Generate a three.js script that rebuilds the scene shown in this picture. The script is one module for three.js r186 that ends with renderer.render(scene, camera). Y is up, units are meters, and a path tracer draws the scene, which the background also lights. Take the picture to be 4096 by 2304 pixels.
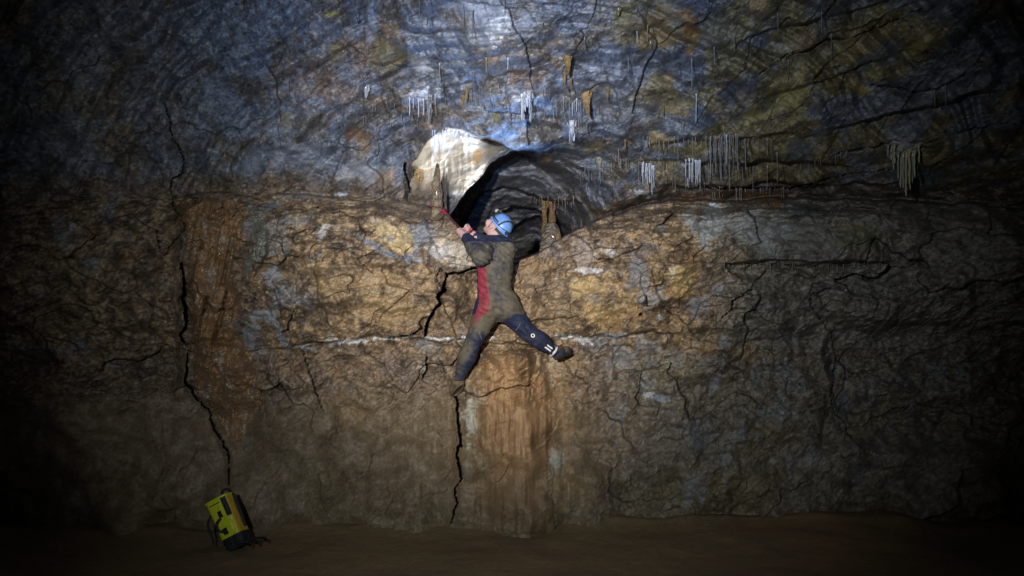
import * as THREE from 'three';
import { ImprovedNoise } from 'three/addons/math/ImprovedNoise.js';
import { mergeGeometries, mergeVertices } from 'three/addons/utils/BufferGeometryUtils.js';

// ------------------------------------------------------------------ camera, background, lamps, exposure
const scene = new THREE.Scene();
scene.background = new THREE.Color(0x000000);          // deep underground: no sky reaches this passage
const EYE = 1.6, F = 2790, HX = 2048, HY = 1403;       // camera height (m), focal length and level line in units of the 4096-wide frame
const camera = new THREE.PerspectiveCamera(2 * Math.atan(1152 / F) * 180 / Math.PI, 16 / 9, 0.05, 60);
camera.position.set(0, EYE, 0);
camera.lookAt(0, EYE, -10);
camera.setViewOffset(4096, 2304, 0, -(HY - 1152), 4096, 2304);
const renderer = new THREE.WebGLRenderer({ antialias: true });
renderer.toneMapping = THREE.LinearToneMapping;
renderer.toneMappingExposure = 1.0;
renderer.shadowMap.enabled = true;

const LAMP = { at: [-0.7, 2.1, 0.12], aim: [-0.16, 2.62, -6.4] };              // the hand lamp beside the camera
const BEAM = [                                                                    // its narrow and wide beam: intensity, half angle, softness, colour
  [112, 22.5, 1, [1.0, 0.93, 0.82]],
  [47, 40, 1, [0.9, 0.98, 1.0]],
];
const SECOND = { at: [-0.42, 1.95, 0.12], aim: [-0.2, 4.0, -5.0], beam: [[50, 25, 1, [0.2, 0.42, 1.0]]] };   // the cooler lamp on the same stand, tipped up at the roof
const HEADLAMP = [
  [13, 18, 0.85, [0.97, 0.98, 1.0]],
  [4, 66, 1, [0.3, 0.52, 1.0]],
];

// ------------------------------------------------------------------ helpers
const N = new ImprovedNoise();
const noise = (x, y, z) => N.noise(x, y, z);
const fbm = (x, y, z, o = 4) => { let s = 0, a = 0.5, f = 1; for (let i = 0; i < o; i++) { s += a * N.noise(x * f + i * 17.3, y * f + i * 5.1, z * f - i * 9.7); a *= 0.5; f *= 2.03; } return s; };
const ridge = (x, y, z, o = 3) => { let s = 0, a = 0.5, f = 1; for (let i = 0; i < o; i++) { s += a * (1 - 2 * Math.abs(N.noise(x * f + i * 3.7, y * f - i * 8.3, z * f + i * 2.9))); a *= 0.5; f *= 2.1; } return s; };
let seed = 20240611;
const rnd = () => { seed = (seed + 0x6d2b79f5) | 0; let t = Math.imul(seed ^ (seed >>> 15), 1 | seed); t = (t + Math.imul(t ^ (t >>> 7), 61 | t)) ^ t; return ((t ^ (t >>> 14)) >>> 0) / 4294967296; };
const rr = (a, b) => a + (b - a) * rnd();
const clamp = (x, a = 0, b = 1) => x < a ? a : x > b ? b : x;
const ss = (a, b, x) => { const t = clamp((x - a) / (b - a)); return t * t * (3 - 2 * t); };
const mix = (a, b, t) => a + (b - a) * t;
const V = (x, y, z) => new THREE.Vector3(x, y, z);
const lin = (P, x) => { if (x <= P[0][0]) return P[0][1]; for (let i = 1; i < P.length; i++) if (x <= P[i][0]) { const a = P[i - 1], b = P[i]; return mix(a[1], b[1], (x - a[0]) / (b[0] - a[0])); } return P[P.length - 1][1]; };
const soft = (P, x) => { if (x <= P[0][0]) return P[0][1]; for (let i = 1; i < P.length; i++) if (x <= P[i][0]) { const a = P[i - 1], b = P[i]; return mix(a[1], b[1], ss(a[0], b[0], x)); } return P[P.length - 1][1]; };
const at = (X, Y, d) => V((X - HX) / F * d, EYE - (Y - HY) / F * d, -d);        // a bearing and a distance from the survey station (the tripod) to a point in the cave

const hash2 = (i, j, k) => { let h = Math.imul(i, 374761393) + Math.imul(j, 668265263) + Math.imul(k, 2147483647 - 58); h = Math.imul(h ^ (h >>> 13), 1274126177); return ((h ^ (h >>> 16)) >>> 0) / 4294967296; };
const FC = [0, 0];
function facet(x, y, k) {       // broken rock: tilted plates with joints between them; FC = [height, distance to the joint]
  const ix = Math.floor(x), iy = Math.floor(y); let d1 = 9, d2 = 9, bi = 0, bj = 0, bx = 0, by = 0;
  for (let j = iy - 1; j <= iy + 1; j++) for (let i = ix - 1; i <= ix + 1; i++) { const cx = i + hash2(i, j, k), cy = j + hash2(i, j, k + 7), d = (x - cx) ** 2 + (y - cy) ** 2; if (d < d1) { d2 = d1; d1 = d; bi = i; bj = j; bx = cx; by = cy; } else if (d < d2) d2 = d; }
  FC[0] = (hash2(bi, bj, k + 3) - .5) * 1.6 * (x - bx) + (hash2(bi, bj, k + 4) - .5) * 1.6 * (y - by) + (hash2(bi, bj, k + 5) - .5) * .8; FC[1] = Math.sqrt(d2) - Math.sqrt(d1);
}
const names = new Map();
const numbered = (n) => { const k = names.get(n) || 0; names.set(n, k + 1); return k ? n + '_' + String(k).padStart(3, '0') : n; };
const shade = (o) => { o.castShadow = true; o.receiveShadow = true; return o; };
function tag(o, label, category, group) { o.userData.label = label; o.userData.category = category; if (group) o.userData.group = group; return o; }
function struct(name, geo, mat) { const m = shade(new THREE.Mesh(geo, mat)); m.name = numbered(name); m.userData.kind = 'structure'; scene.add(m); return m; }
function thing(name, pos, label, category, group) { const g = new THREE.Group(); g.name = numbered(name); if (pos) g.position.copy(pos); scene.add(g); return tag(g, label, category, group); }
function part(name, geo, mat, parent) { const m = shade(new THREE.Mesh(geo, mat)); m.name = name; parent.add(m); return m; }

// tiling grain for fine relief
function grain(size, f, seedZ, sharp) {
  const d = new Uint8Array(size * size * 4);
  for (let j = 0; j < size; j++) for (let i = 0; i < size; i++) {
    const a = i / size * Math.PI * 2, b = j / size * Math.PI * 2, R = f / (2 * Math.PI);
    // a torus folded into 3D noise keeps the tile seamless
    const x = Math.cos(a) * R, y = Math.sin(a) * R, z = Math.cos(b) * R, w = Math.sin(b) * R;
    let v = 0, amp = 0.5, g = 1;
    for (let o = 0; o < 4; o++) { const n = N.noise(x * g + seedZ + w * g * 0.71, y * g + z * g * 0.83 + 3.1, z * g - w * g * 0.57 + o * 7.7); v += amp * (sharp ? 1 - 2.4 * Math.abs(n) : n); amp *= 0.58; g *= 2; }
    const q = clamp(sharp ? v * 0.6 + 0.1 : v * 0.8 + 0.5) * 255; const k = (j * size + i) * 4;
    d[k] = d[k + 1] = d[k + 2] = q; d[k + 3] = 255;
  }
  const t = new THREE.DataTexture(d, size, size); t.wrapS = t.wrapT = THREE.RepeatWrapping; t.magFilter = THREE.LinearFilter; t.minFilter = THREE.LinearMipmapLinearFilter; t.generateMipmaps = true; t.needsUpdate = true; return t;
}
const rockGrain = grain(512, 16, 1.7, true), wetGrain = grain(512, 26, 9.2, false), clothGrain = grain(256, 20, 4.4, false);

const M = {
  rock: new THREE.MeshPhysicalMaterial({ vertexColors: true, roughness: 0.7, bumpMap: rockGrain, bumpScale: 0.003, clearcoat: 0.18, clearcoatRoughness: 0.4 }),
  wet: new THREE.MeshPhysicalMaterial({ vertexColors: true, roughness: 0.42, bumpMap: wetGrain, bumpScale: 0.03, clearcoat: 0.9, clearcoatRoughness: 0.16 }),
  clay: new THREE.MeshStandardMaterial({ vertexColors: true, roughness: 0.6, bumpMap: wetGrain, bumpScale: 0.004 }),
  mud: new THREE.MeshStandardMaterial({ vertexColors: true, roughness: 0.8, bumpMap: wetGrain, bumpScale: 0.006 }),
};

// ------------------------------------------------------------------ the rock: distances surveyed from the station, by bearing
const LEDGE = [[-1700, 800], [0, 790], [700, 775], [1000, 762], [1300, 785], [1560, 792], [1690, 820], [1760, 838], [1830, 900], [1890, 965], [1960, 1012], [2060, 1040], [2150, 1010], [2215, 962], [2300, 918], [2420, 868], [2560, 820], [2700, 800], [2900, 798], [3300, 790], [3600, 800], [4100, 830], [5800, 860]];
const UNDER = [[-1700, 1420], [400, 1395], [740, 1372], [1000, 1402], [1200, 1376], [1450, 1352], [1600, 1348], [1750, 1362], [1900, 1350], [2000, 1372], [2140, 1378], [2250, 1346], [2420, 1346], [2520, 1330], [2620, 1322], [2900, 1368], [3150, 1350], [3330, 1320], [3600, 1290], [5800, 1300]];
const LIP = [[1775, 930], [1800, 862], [1850, 796], [1905, 728], [1950, 672], [1990, 634], [2050, 602], [2120, 580], [2190, 566], [2260, 540]];   // lower edge of the boss over the side tunnel
const ALC = [[1600, 760], [1635, 690], [1650, 645], [1690, 585], [1740, 540], [1790, 511], [1850, 517], [1900, 541], [1960, 556], [2040, 590], [2100, 610]];  // upper edge of the pale alcove
const side = (X) => { const t = (X - HX) / 2048; return -0.28 * t * t - (Math.abs(t) > 1 ? 0.5 * (Math.abs(t) - 1) ** 2 : 0); };
const blockY = [[760, 6.55], [800, 6.46], [860, 6.36], [1000, 6.26], [1180, 6.28], [1300, 6.38], [1345, 6.44]];
const lowY = [[1345, 6.6], [1420, 6.56], [1600, 6.52], [1800, 6.5], [2090, 6.46], [2300, 6.4]];
const upBase = [[-1700, 6.5], [600, 6.62], [1500, 6.72], [1640, 6.95], [2330, 7.7], [2500, 7.55], [2800, 7.45], [3500, 7.2], [4100, 6.9], [5800, 6.5]];
const upTop = [[-1700, 5.4], [600, 5.9], [1300, 5.5], [2100, 4.55], [2800, 4.7], [3500, 4.8], [5800, 4.6]];
const upBow = [[600, 0.9], [1500, 0.95], [2100, 0.8], [2800, 0.62], [5800, 0.62]];
function upper(X, Y, yl) {
  const t = clamp((yl - Y) / yl, 0, 3), b = soft(upBow, X);
  let d = mix(soft(upBase, X), soft(upTop, X), t <= 1 ? Math.pow(t, b) : 1 + (t - 1) * b);
  d = Math.max(d, 3.2);
  // layered steps in the roof to the right: each bed ends in a low overhang
  for (const [y0, x0, x1, k, h] of BEDS) { const yy = y0 + k * (X - 2900) + 14 * noise(X * 0.006, y0, 3); d += h * ss(x0, x0 + 160, X) * (1 - ss(x1 - 200, x1, X)) * (ss(yy - 5, yy + 7, Y) - ss(yy - 5, yy + 130, Y)); }
  return d;
}
const BEDS = [[556, 2540, 3420, -0.06, 0.16], [648, 2440, 3500, 0.02, 0.2], [742, 2600, 3600, -0.02, 0.22], [330, 3050, 3900, -0.42, 0.14], [180, 2900, 3900, -0.28, 0.12], [455, 3000, 3700, -0.35, 0.1], [600, 3250, 4100, -0.22, 0.16], [110, 1000, 2200, 0.1, 0.05], [300, 1300, 2000, 0.03, 0.05], [430, 1380, 2400, -0.02, 0.06]];
const ARCH = [   // three arched roof lips, each with the roof stepping up and back behind it
  [[[1790, 990], [1840, 880], [1880, 812], [1930, 767], [1990, 746], [2050, 752], [2100, 772], [2160, 797], [2340, 806], [2420, 900]], .75],
  [[[1890, 1000], [1960, 900], [2010, 852], [2070, 826], [2130, 829], [2180, 850], [2240, 890], [2320, 950]], .85],
  [[[1970, 1010], [2040, 920], [2100, 873], [2150, 862], [2200, 900], [2250, 960]], 1.0]];
function tunnel(X, Y) {
  let d = 7.45 + (Y - 600) * .007;
  for (const [P, h] of ARCH) { const y = lin(P, X) + 8 * noise(X * .03, h, 8.8), a = clamp((Y - y) / 160); d += h * (.6 * ss(-3, 6, Y - y) + .4 * a); }
  return mix(d, 7.35, ss(2170, 2440, X - (Y - 800) * .25) * .92);
}
function macro(X0, Y0) {
  const wx = 15 * noise(X0 * 0.011, Y0 * 0.011, 1.1) + 7 * noise(X0 * 0.035, Y0 * 0.035, 5.1), wy = 15 * noise(X0 * 0.011, Y0 * 0.011, 31.1) + 7 * noise(X0 * 0.035, Y0 * 0.035, 25.1);
  const X = X0 + wx * 0.7 , Y = Y0 + wy * 0.7 + (X0 < 1700 || X0 > 2450 ? 16 * noise(X0 * .005, 1, 77) : 0);
  const yl = lin(LEDGE, X), yu = lin(UNDER, X);
  // below the ledge
  let w = Y < yu ? soft(blockY, Math.max(Y, yl < 830 ? 0 : Y)) : soft(lowY, Y);
  const wy2 = Y + 26 * noise(X * .004, 3, 9), us = soft([[500, .1], [800, .3], [1250, .75], [1700, 1], [2300, 1], [2650, .7], [2900, .2], [3400, .12]], X);
  w = mix(soft(blockY, Math.min(wy2, 1345)), soft(lowY, wy2), mix(ss(yu - 150, yu + 200, Y), ss(yu - 5, yu + 9, Y), us));
  w += 0.3 * Math.exp(-(((X - 2085) / 95) ** 2)) * (1 - ss(1040, 1360, Y)) + 0.22 * Math.exp(-(((X - 1905) / 60) ** 2)) * ss(1060, 1100, Y) * (1 - ss(1250, 1350, Y));   // the gully under the tunnel
  w += soft([[600, .03], [900, .12], [1500, .16], [2500, .26], [3300, .24], [3700, .05]], X) * (1 - ss(0, 90, Y - yl)) * (1 - ss(1700, 1800, X) * (1 - ss(2300, 2420, X)));         // rounded brow
  w -= 0.17 * Math.exp(-(((X - 2085) / 120) ** 2)) * ss(1375, 1430, Y);                             // flowstone boss below the gully
  w -= 0.2 * ss(2860, 2980, X) * (1 - ss(3500, 3580, X)) * ss(800, 850, Y) * (1 - ss(1040, 1054, Y + 0.0 * X));   // grey slab on the right
  w += 0.16 * ss(2860, 2950, X) * (1 - ss(3500, 3600, X)) * ss(1044, 1058, Y) * (1 - ss(1058, 1230, Y));
  w -= 0.1 * Math.exp(-(((X - 1480) / 210) ** 2 + ((Y - 1130) / 200) ** 2)) - 0.06 * Math.exp(-(((X - 1130) / 80) ** 2 + ((Y - 1200) / 200) ** 2));
  w -= 0.1 * Math.exp(-(((X - 2480) / 180) ** 2 + ((Y - 1080) / 180) ** 2));
  { const xw = X + 60 * noise(3, Y * .006, 5) + 22 * noise(X * .01, Y * .03, 7); w += 0.18 * ss(3280, 3350, xw) * ss(1250, 1350, Y) * (1 - ss(1700, 1850, Y)) + 0.12 * (1 - ss(690, 742, X + 12 * noise(3, Y * .02, 5))) * ss(400, 500, Y) * (1 - ss(1450, 1620, Y)); }   // recessed far right corner, recessed slab on the far left
  // above the ledge
  let u = upper(X, Y, yl);
  const inT = ss(1775, 1800, X) * (1 - ss(2270, 2540, X + (Y - 800) * 0.25));
  const lip = lin(LIP, X), below = ss(lip - 6, lip + 6 + Math.max(0, X - 2060) * 1.1, Y);
  if (inT > 0) { const tn = tunnel(X, Y); u = mix(u, Math.max(u, tn), inT * below); }
  if (X > 1590 && X < 2120) {                                                                      // the alcove and the boss
    const top = lin(ALC, X), inA = ss(1618, 1640, X) * (1 - ss(1960, 2110, X)) * ss(top - 5, top + 5, Y) * (1 - below * ss(1775, 1790, X));
    const h = clamp((Y - top) / Math.max(60, lip - top));
    u = mix(u, 7.35 - 0.5 * ss(0.0, 1.1, h + (X - 1800) / 700) - 0.16 * Math.exp(-(((X - 1650) / 30) ** 2)), inA);
  }
  const d = mix(u, w, ss(yl - 4, yl + 7, Y));
  return d + side(X);
}

// ---- cracks: [width, depth, points...]
const CR = [
  [9, .3, 660, 420, 680, 480, 690, 560, 720, 590, 735, 640, 730, 690, 690, 715, 680, 760, 700, 840, 715, 860, 735, 900, 740, 920, 700, 960, 660, 1020],
  [18, .6, 725, 1055, 735, 1110, 738, 1180, 725, 1190, 745, 1240, 742, 1310, 722, 1340, 738, 1372], [8, .3, 622, 920, 640, 990, 645, 1012],
  [11, .5, 750, 1415, 748, 1460, 743, 1530, 760, 1545, 790, 1600], [8, .4, 790, 1600, 835, 1640, 845, 1690, 870, 1740, 900, 1790, 918, 1830, 915, 1900, 920, 1950],
  [11, .5, 1909, 1068, 1866, 1088, 1790, 1098, 1778, 1132], [24, .7, 1778, 1132, 1776, 1163, 1750, 1187, 1756, 1212, 1733, 1250], [15, .6, 1733, 1250, 1710, 1284, 1702, 1315, 1706, 1345],
  [7, .35, 1790, 1098, 1765, 1072, 1744, 1102, 1746, 1122, 1763, 1142], [8, .4, 1710, 1265, 1676, 1284, 1684, 1311, 1657, 1333, 1600, 1345, 1560, 1352],
  [6, .3, 1720, 1330, 1700, 1322, 1672, 1336, 1640, 1344],
  [11, .55, 1817, 1578, 1825, 1592, 1830, 1650, 1840, 1740, 1845, 1780, 1829, 1790, 1832, 1840, 1838, 1880, 1843, 1915], [8, .4, 1843, 1915, 1820, 1950, 1828, 2000, 1820, 2050, 1805, 2088],
  [9, .4, 1703, 1415, 1707, 1470, 1695, 1490, 1692, 1515], [7, .3, 1760, 1440, 1775, 1470, 1780, 1500],
  [8, .35, 1195, 1390, 1215, 1420, 1235, 1470, 1245, 1510, 1260, 1550, 1270, 1590, 1290, 1640], [6, .25, 1075, 1445, 1078, 1480, 1070, 1510, 1050, 1530, 1050, 1600, 1056, 1680],
  [6, .25, 1414, 1996, 1425, 1917, 1466, 1889, 1497, 1813, 1530, 1790, 1546, 1716], [6, .25, 1328, 1785, 1310, 1750, 1314, 1730, 1362, 1716, 1390, 1685], [5, .2, 1340, 1668, 1362, 1716], [5, .2, 1497, 2038, 1542, 2072, 1550, 2035, 1580, 1972],
  [7, .25, 2388, 2104, 2398, 2069, 2360, 2041, 2395, 2007, 2381, 1937, 2402, 1917], [5, .2, 2298, 1768, 2325, 1795, 2408, 1812, 2500, 1816],
  [6, .25, 1301, 882, 1268, 932, 1235, 976, 1188, 1028, 1150, 1020, 1114, 1015, 1069, 1042, 986, 1075], [7, .2, 1423, 1208, 1412, 1258, 1400, 1291, 1372, 1288, 1356, 1270, 1345, 1197],
  [9, .3, 1180, 1240, 1160, 1280, 1150, 1320, 1120, 1330], [6, .2, 1480, 1180, 1540, 1184, 1620, 1172, 1690, 1160], [5, .18, 1430, 1240, 1500, 1262, 1570, 1256, 1660, 1240],
  [8, .2, 2813, 1053, 2918, 1050, 3045, 1050], [18, .3, 3045, 1056, 3183, 1060, 3266, 1064], [9, .25, 3266, 1063, 3404, 1061, 3531, 1056], 
  [8, .35, 3062, 1081, 3018, 1131, 3001, 1158, 2957, 1186, 2929, 1208, 2929, 1236, 2885, 1274], [8, .3, 3330, 1150, 3239, 1180, 3244, 1230, 3288, 1285, 3321, 1329], [9, .3, 3325, 1342, 3342, 1432, 3332, 1529, 3325, 1633, 3373, 1688, 3401, 1750], [6, .2, 3325, 1826, 3328, 1965], [6, .2, 3244, 1205, 3349, 1205], [6, .2, 3342, 1432, 3480, 1440, 3600, 1410],
  [11, .4, 2797, 741, 2880, 754, 3018, 755, 3156, 754, 3239, 736, 3321, 716], [8, .3, 3321, 716, 3420, 690, 3560, 680],
  [9, .3, 3040, 300, 3151, 215, 3230, 205, 3302, 163, 3390, 155, 3469, 127, 3517, 107, 3589, 79, 3684, 32], [10, .25, 3430, 278, 3374, 262, 3310, 270, 3263, 310, 3255, 350, 3215, 421, 3120, 469, 3030, 500],
  [7, .25, 3072, 564, 3151, 548, 3231, 517], [12, .35, 3310, 620, 3420, 600, 3501, 588, 3541, 572, 3570, 580], [10, .3, 3640, 590, 3787, 549, 3867, 517, 4026, 493, 4096, 470], [13, .3, 3485, 342, 3549, 342, 3660, 370, 3755, 358, 3835, 310, 3930, 250],
  [8, .2, 1990, 240, 2049, 199, 2085, 173, 2180, 110, 2300, 31, 2350, -10], [7, .15, 1839, 315, 1880, 285, 1928, 236], [8, .22, 2007, 346, 2075, 309, 2154, 262, 2222, 239], [9, .2, 1881, 584, 1923, 573, 1975, 551], [15, .4, 1618, 655, 1624, 697, 1634, 735, 1640, 770],
  [8, .25, 2420, 330, 2380, 345, 2350, 360], [6, .2, 2430, 510, 2360, 530, 2290, 545], [7, .25, 2240, 552, 2180, 585, 2120, 600], [6, .2, 2420, 590, 2360, 620, 2310, 640], [12, .3, 2010, 838, 2060, 822, 2100, 822, 2150, 840],
  [7, .25, 850, 770, 960, 745, 1080, 752], [8, .25, 975, 745, 985, 780, 1040, 800], [7, .2, 1890, 1395, 1895, 1440, 1880, 1465], [7, .25, 2075, 1100, 2084, 1140, 2080, 1175], [6, .2, 2120, 1180, 2170, 1150, 2230, 1120], [7, .2, 2060, 1385, 2095, 1368, 2110, 1350],
  [6, .25, 1545, 1010, 1600, 1040, 1660, 1050], [5, .2, 2700, 1000, 2690, 1060, 2640, 1090], [5, .2, 2640, 1090, 2650, 1140, 2720, 1180], [6, .2, 2795, 1150, 2740, 1175, 2700, 1210], [7, .25, 2405, 1340, 2470, 1342, 2530, 1318], [6, .2, 2540, 1180, 2560, 1230, 2520, 1290],
  [8, .2, 2560, 1580, 2640, 1560, 2700, 1480, 2720, 1430], [8, .2, 2990, 1700, 3060, 1590, 3080, 1500, 3130, 1380], [8, .25, 2860, 1900, 2960, 1840, 3050, 1740, 3060, 1640], [7, .2, 3000, 1960, 3110, 1880, 3190, 1800], [7, .2, 480, 1640, 620, 1560, 700, 1540], [6, .2, 560, 1260, 580, 1380], [5, .2, 650, 1700, 660, 1880, 620, 2000],
];
// narrow raised ribs and step edges: [half width px, height m (positive towards us on the whole right flank fading out), points...]
const RIBS = [[26, .06, 1312, 770, 1346, 703, 1375, 619, 1378, 472, 1388, 414, 1451, 325], [22, .05, 2460, 470, 2520, 560, 2600, 690, 2680, 780], [20, .05, 2420, 560, 2500, 700, 2560, 790], [24, .06, 2560, 60, 2610, 160, 2690, 230, 2720, 290], [18, .04, 2280, 320, 2380, 290, 2500, 320, 2560, 380], [16, .03, 2060, 480, 2140, 470, 2260, 500, 2330, 560], [20, .05, 3110, 420, 3200, 330, 3300, 250], [22, .07, 1060, 900, 1060, 1010, 1000, 1120, 1090, 1160, 1120, 1240], [20, .05, 2600, 870, 2640, 960, 2600, 1100, 2640, 1230], [24, .05, 2880, 1350, 2990, 1250, 3080, 1280, 3160, 1400], [18, .05, 1700, 880, 1720, 960, 1700, 1060, 1740, 1130]];

// ---- tessellation, close where the cave is in plain view
const colsX = [], rowsY = [];
for (let x = -1700; x < -80; x += 26) colsX.push(x); for (let x = -80; x < 620; x += 6) colsX.push(x); for (let x = 620; x < 3560; x += 3.6) colsX.push(x); for (let x = 3560; x < 4180; x += 6) colsX.push(x); for (let x = 4180; x <= 5800; x += 26) colsX.push(x);
for (let y = -1000; y < -60; y += 24) rowsY.push(y); for (let y = -60; y < 1640; y += 3.6) rowsY.push(y); for (let y = 1640; y <= 2260; y += 5) rowsY.push(y);
const NX = colsX.length, NY = rowsY.length;
const find = (A, v) => { let a = 0, b = A.length - 1; while (b - a > 1) { const m = (a + b) >> 1; if (A[m] <= v) a = m; else b = m; } return a; };
const D = new Float32Array(NX * NY), C = new Float32Array(NX * NY * 3);

function overLine(pts, R, fn) {       // calls fn(index, distance px, signed side, X, Y) for every node within R of a polyline
  const best = new Map();
  for (let k = 0; k + 3 < pts.length; k += 2) {
    const [ax, ay, bx, by] = [pts[k], pts[k + 1], pts[k + 2], pts[k + 3]];
    const i0 = find(colsX, Math.min(ax, bx) - R), i1 = find(colsX, Math.max(ax, bx) + R) + 1, j0 = find(rowsY, Math.min(ay, by) - R), j1 = find(rowsY, Math.max(ay, by) + R) + 1;
    const ex = bx - ax, ey = by - ay, L2 = ex * ex + ey * ey;
    for (let j = j0; j <= j1 && j < NY; j++) for (let i = i0; i <= i1 && i < NX; i++) {
      const X = colsX[i] + 7 * noise(colsX[i] * 0.03, rowsY[j] * 0.03, 2.2) + 4 * noise(colsX[i] * 0.09, rowsY[j] * 0.09, 6.2), Y = rowsY[j] + 7 * noise(colsX[i] * 0.03, rowsY[j] * 0.03, 12.2) + 4 * noise(colsX[i] * 0.09, rowsY[j] * 0.09, 16.2);
      const t = clamp(((X - ax) * ex + (Y - ay) * ey) / L2), dx = X - ax - t * ex, dy = Y - ay - t * ey, d = Math.hypot(dx, dy);
      if (d < R) { const id = j * NX + i, o = best.get(id); if (!o || o[0] > d) best.set(id, [d, Math.sign(ex * dy - ey * dx), (k + 2 * t) / (pts.length - 2)]); }
    }
  }
  for (const [id, [d, s, t]] of best) fn(id, d, s, t);
}
const mixes = (id, c, a) => { C[id * 3] = mix(C[id * 3], c[0], a); C[id * 3 + 1] = mix(C[id * 3 + 1], c[1], a); C[id * 3 + 2] = mix(C[id * 3 + 2], c[2], a); };

// ---- relief and colour of the bare rock, node by node
const COL = { slate: [.135, .155, .2], grey: [.24, .255, .29], brown: [.22, .15, .09], dark: [.085, .068, .052], gold: [.42, .295, .155], rust: [.2, .115, .06], olive: [.2, .165, .07], mud: [.19, .14, .085], tan: [.31, .215, .125], cream: [.62, .55, .44], white: [.72, .74, .78], blue: [.3, .325, .38], ink: [.06, .07, .095], ochre: [.34, .22, .11] };
for (let j = 0; j < NY; j++) for (let i = 0; i < NX; i++) {
  const X = colsX[i], Y = rowsY[j], id = j * NX + i;
  let d = macro(X, Y);
  const x = (X - HX) / F * d, y = EYE - (Y - HY) / F * d, z = -d;
  const yl = lin(LEDGE, X), up = 1 - ss(yl - 30, yl + 30, Y);
  const smooth = clamp(ss(1500, 1720, Y + 90 * noise(X * .006, Y * .006, 4)) * (1 - ss(2250, 2500, X)) + ss(2900, 3200, X) * 0.3 * ss(800, 850, Y) * (1 - ss(1030, 1050, Y)) + ss(1500, 1900, Y) * 0.55);
  // bedding that sweeps over the tunnel as low arches, level bedding below
  const ax = X - 2110, ay = Y - 1250, R = Math.hypot(ax, ay * 1.15), th = Math.atan2(ax, -ay);
  const wrp = 1.2 * noise(X * .004, Y * .004, 2.5);
  const arch = N.noise(th * 5.5 + wrp, R * .03 + wrp * 2.2, 3.3) + .6 * N.noise(th * 11, R * .07 + wrp, 7.3) + .4 * N.noise(th * 22, R * .14, 1.3);
  const bed = N.noise(x * 2.2 + wrp, y * 13 + wrp * 1.6, z * 2) + .6 * N.noise(x * 5, y * 27 + wrp, z * 4);
  const big = fbm(x * 1.5, y * 1.5, z * 1.5 + 4, 3), mid = ridge(x * 3.6, y * 3.6, z * 3.6, 3), small = ridge(x * 12, y * 13, z * 12, 3), fine = N.noise(x * 62, y * 62, z * 62) + .7 * N.noise(x * 120, y * 120, z * 120);
  const vert = N.noise(x * 16, y * 1.6, z * 4 + 9) + .5 * N.noise(x * 34, y * 3, z * 5);
  const crag = 1 - 0.82 * smooth;
  const low = ss(1380, 1460, Y);
  const warpx = .5 * noise(x * 2, y * 2, 5) + .15 * noise(x * 7, y * 7, 5), warpy = .5 * noise(x * 2, y * 2, 15) + .15 * noise(x * 7, y * 7, 15), yy = y - z * .6;
  facet(x * 1.9 + warpx, yy * 2.6 + warpy, 11); const f1 = FC[0], g1 = FC[1];
  facet(x * 5.2 + warpx * 2, yy * 7.5 + warpy * 2, 23); const f2 = FC[0], g2 = FC[1];
  facet(x * 13 + warpx * 3, yy * 19 + warpy * 3, 31); const f3 = FC[0];
  const inTun = ss(1780, 1850, X) * (1 - ss(2250, 2400, X)) * ss(600, 660, Y) * up, open = 1 - .75 * ss(1600, 1100, X);
  const fold = N.noise(th * 3.2 + wrp, R * .0105 + wrp * 1.4, 21.3) + .5 * N.noise(th * 6 + wrp, R * .024 + wrp, 41.3), calm = ss(-.15, .25, noise(x * .9, yy * .9, 61));
  d -= big * .5 + (mid - .3) * (.12 - .06 * up) * crag + (small - .3) * .045 * crag * (1 - .6 * up) * (1 - .6 * calm) + fine * .006 * (1 - .5 * smooth) + up * (fold * .14 + arch * .024 * open * (1 - .5 * calm)) * (1 - .4 * inTun) + (1 - up) * (bed * .022 + .045 * Math.abs(((y * 2.9 + .5 * wrp + .35 * noise(x * 1.3, y, 71)) % 1 + 1) % 1 - .15)) * (1 - .7 * low) * crag + low * vert * .014 * ss(1450, 1600, X) * (1 - .6 * ss(2300, 2500, X));
  d -= crag * (f1 * (.17 - .09 * up) + f2 * .06 * (1 - .55 * up) * (1 - .5 * calm) + f3 * .014 * (1 - .6 * up) * (1 - .6 * calm));
  d += crag * (.014 * (1 - .75 * up) * (1 - ss(.0, .035, g1)) * ss(-.1, .25, noise(x * 1.7, y * 1.7, 44)) + .009 * (1 - .8 * up) * (1 - ss(.0, .06, g2)) * ss(0, .3, noise(x * 2.7, y * 2.7, 54)));
  D[id] = d;
  // colour: what the rock is made of and coated with
  const n1 = fbm(x * 1.1 + 7, y * 1.3, z * 1.1, 4), n2 = fbm(x * 3.3, y * 3.6 + 3, z * 3.3, 4), n3 = fbm(x * 11, y * 13, z * 11 + 8, 3), n4 = N.noise(x * 24, y * 27, z * 24) * .45 + N.noise(x * 43, y * 46, z * 43) * .7 + N.noise(x * 70, y * 74, z * 70) * .6, grit = ss(.28, .5, N.noise(x * 37 + 5, y * 40, z * 37) + .4 * n2), fleck = ss(.34, .5, N.noise(x * 52, y * 52 + 8, z * 52));
  let c = C.subarray(id * 3, id * 3 + 3);
  c[0] = COL.brown[0]; c[1] = COL.brown[1]; c[2] = COL.brown[2];
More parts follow.
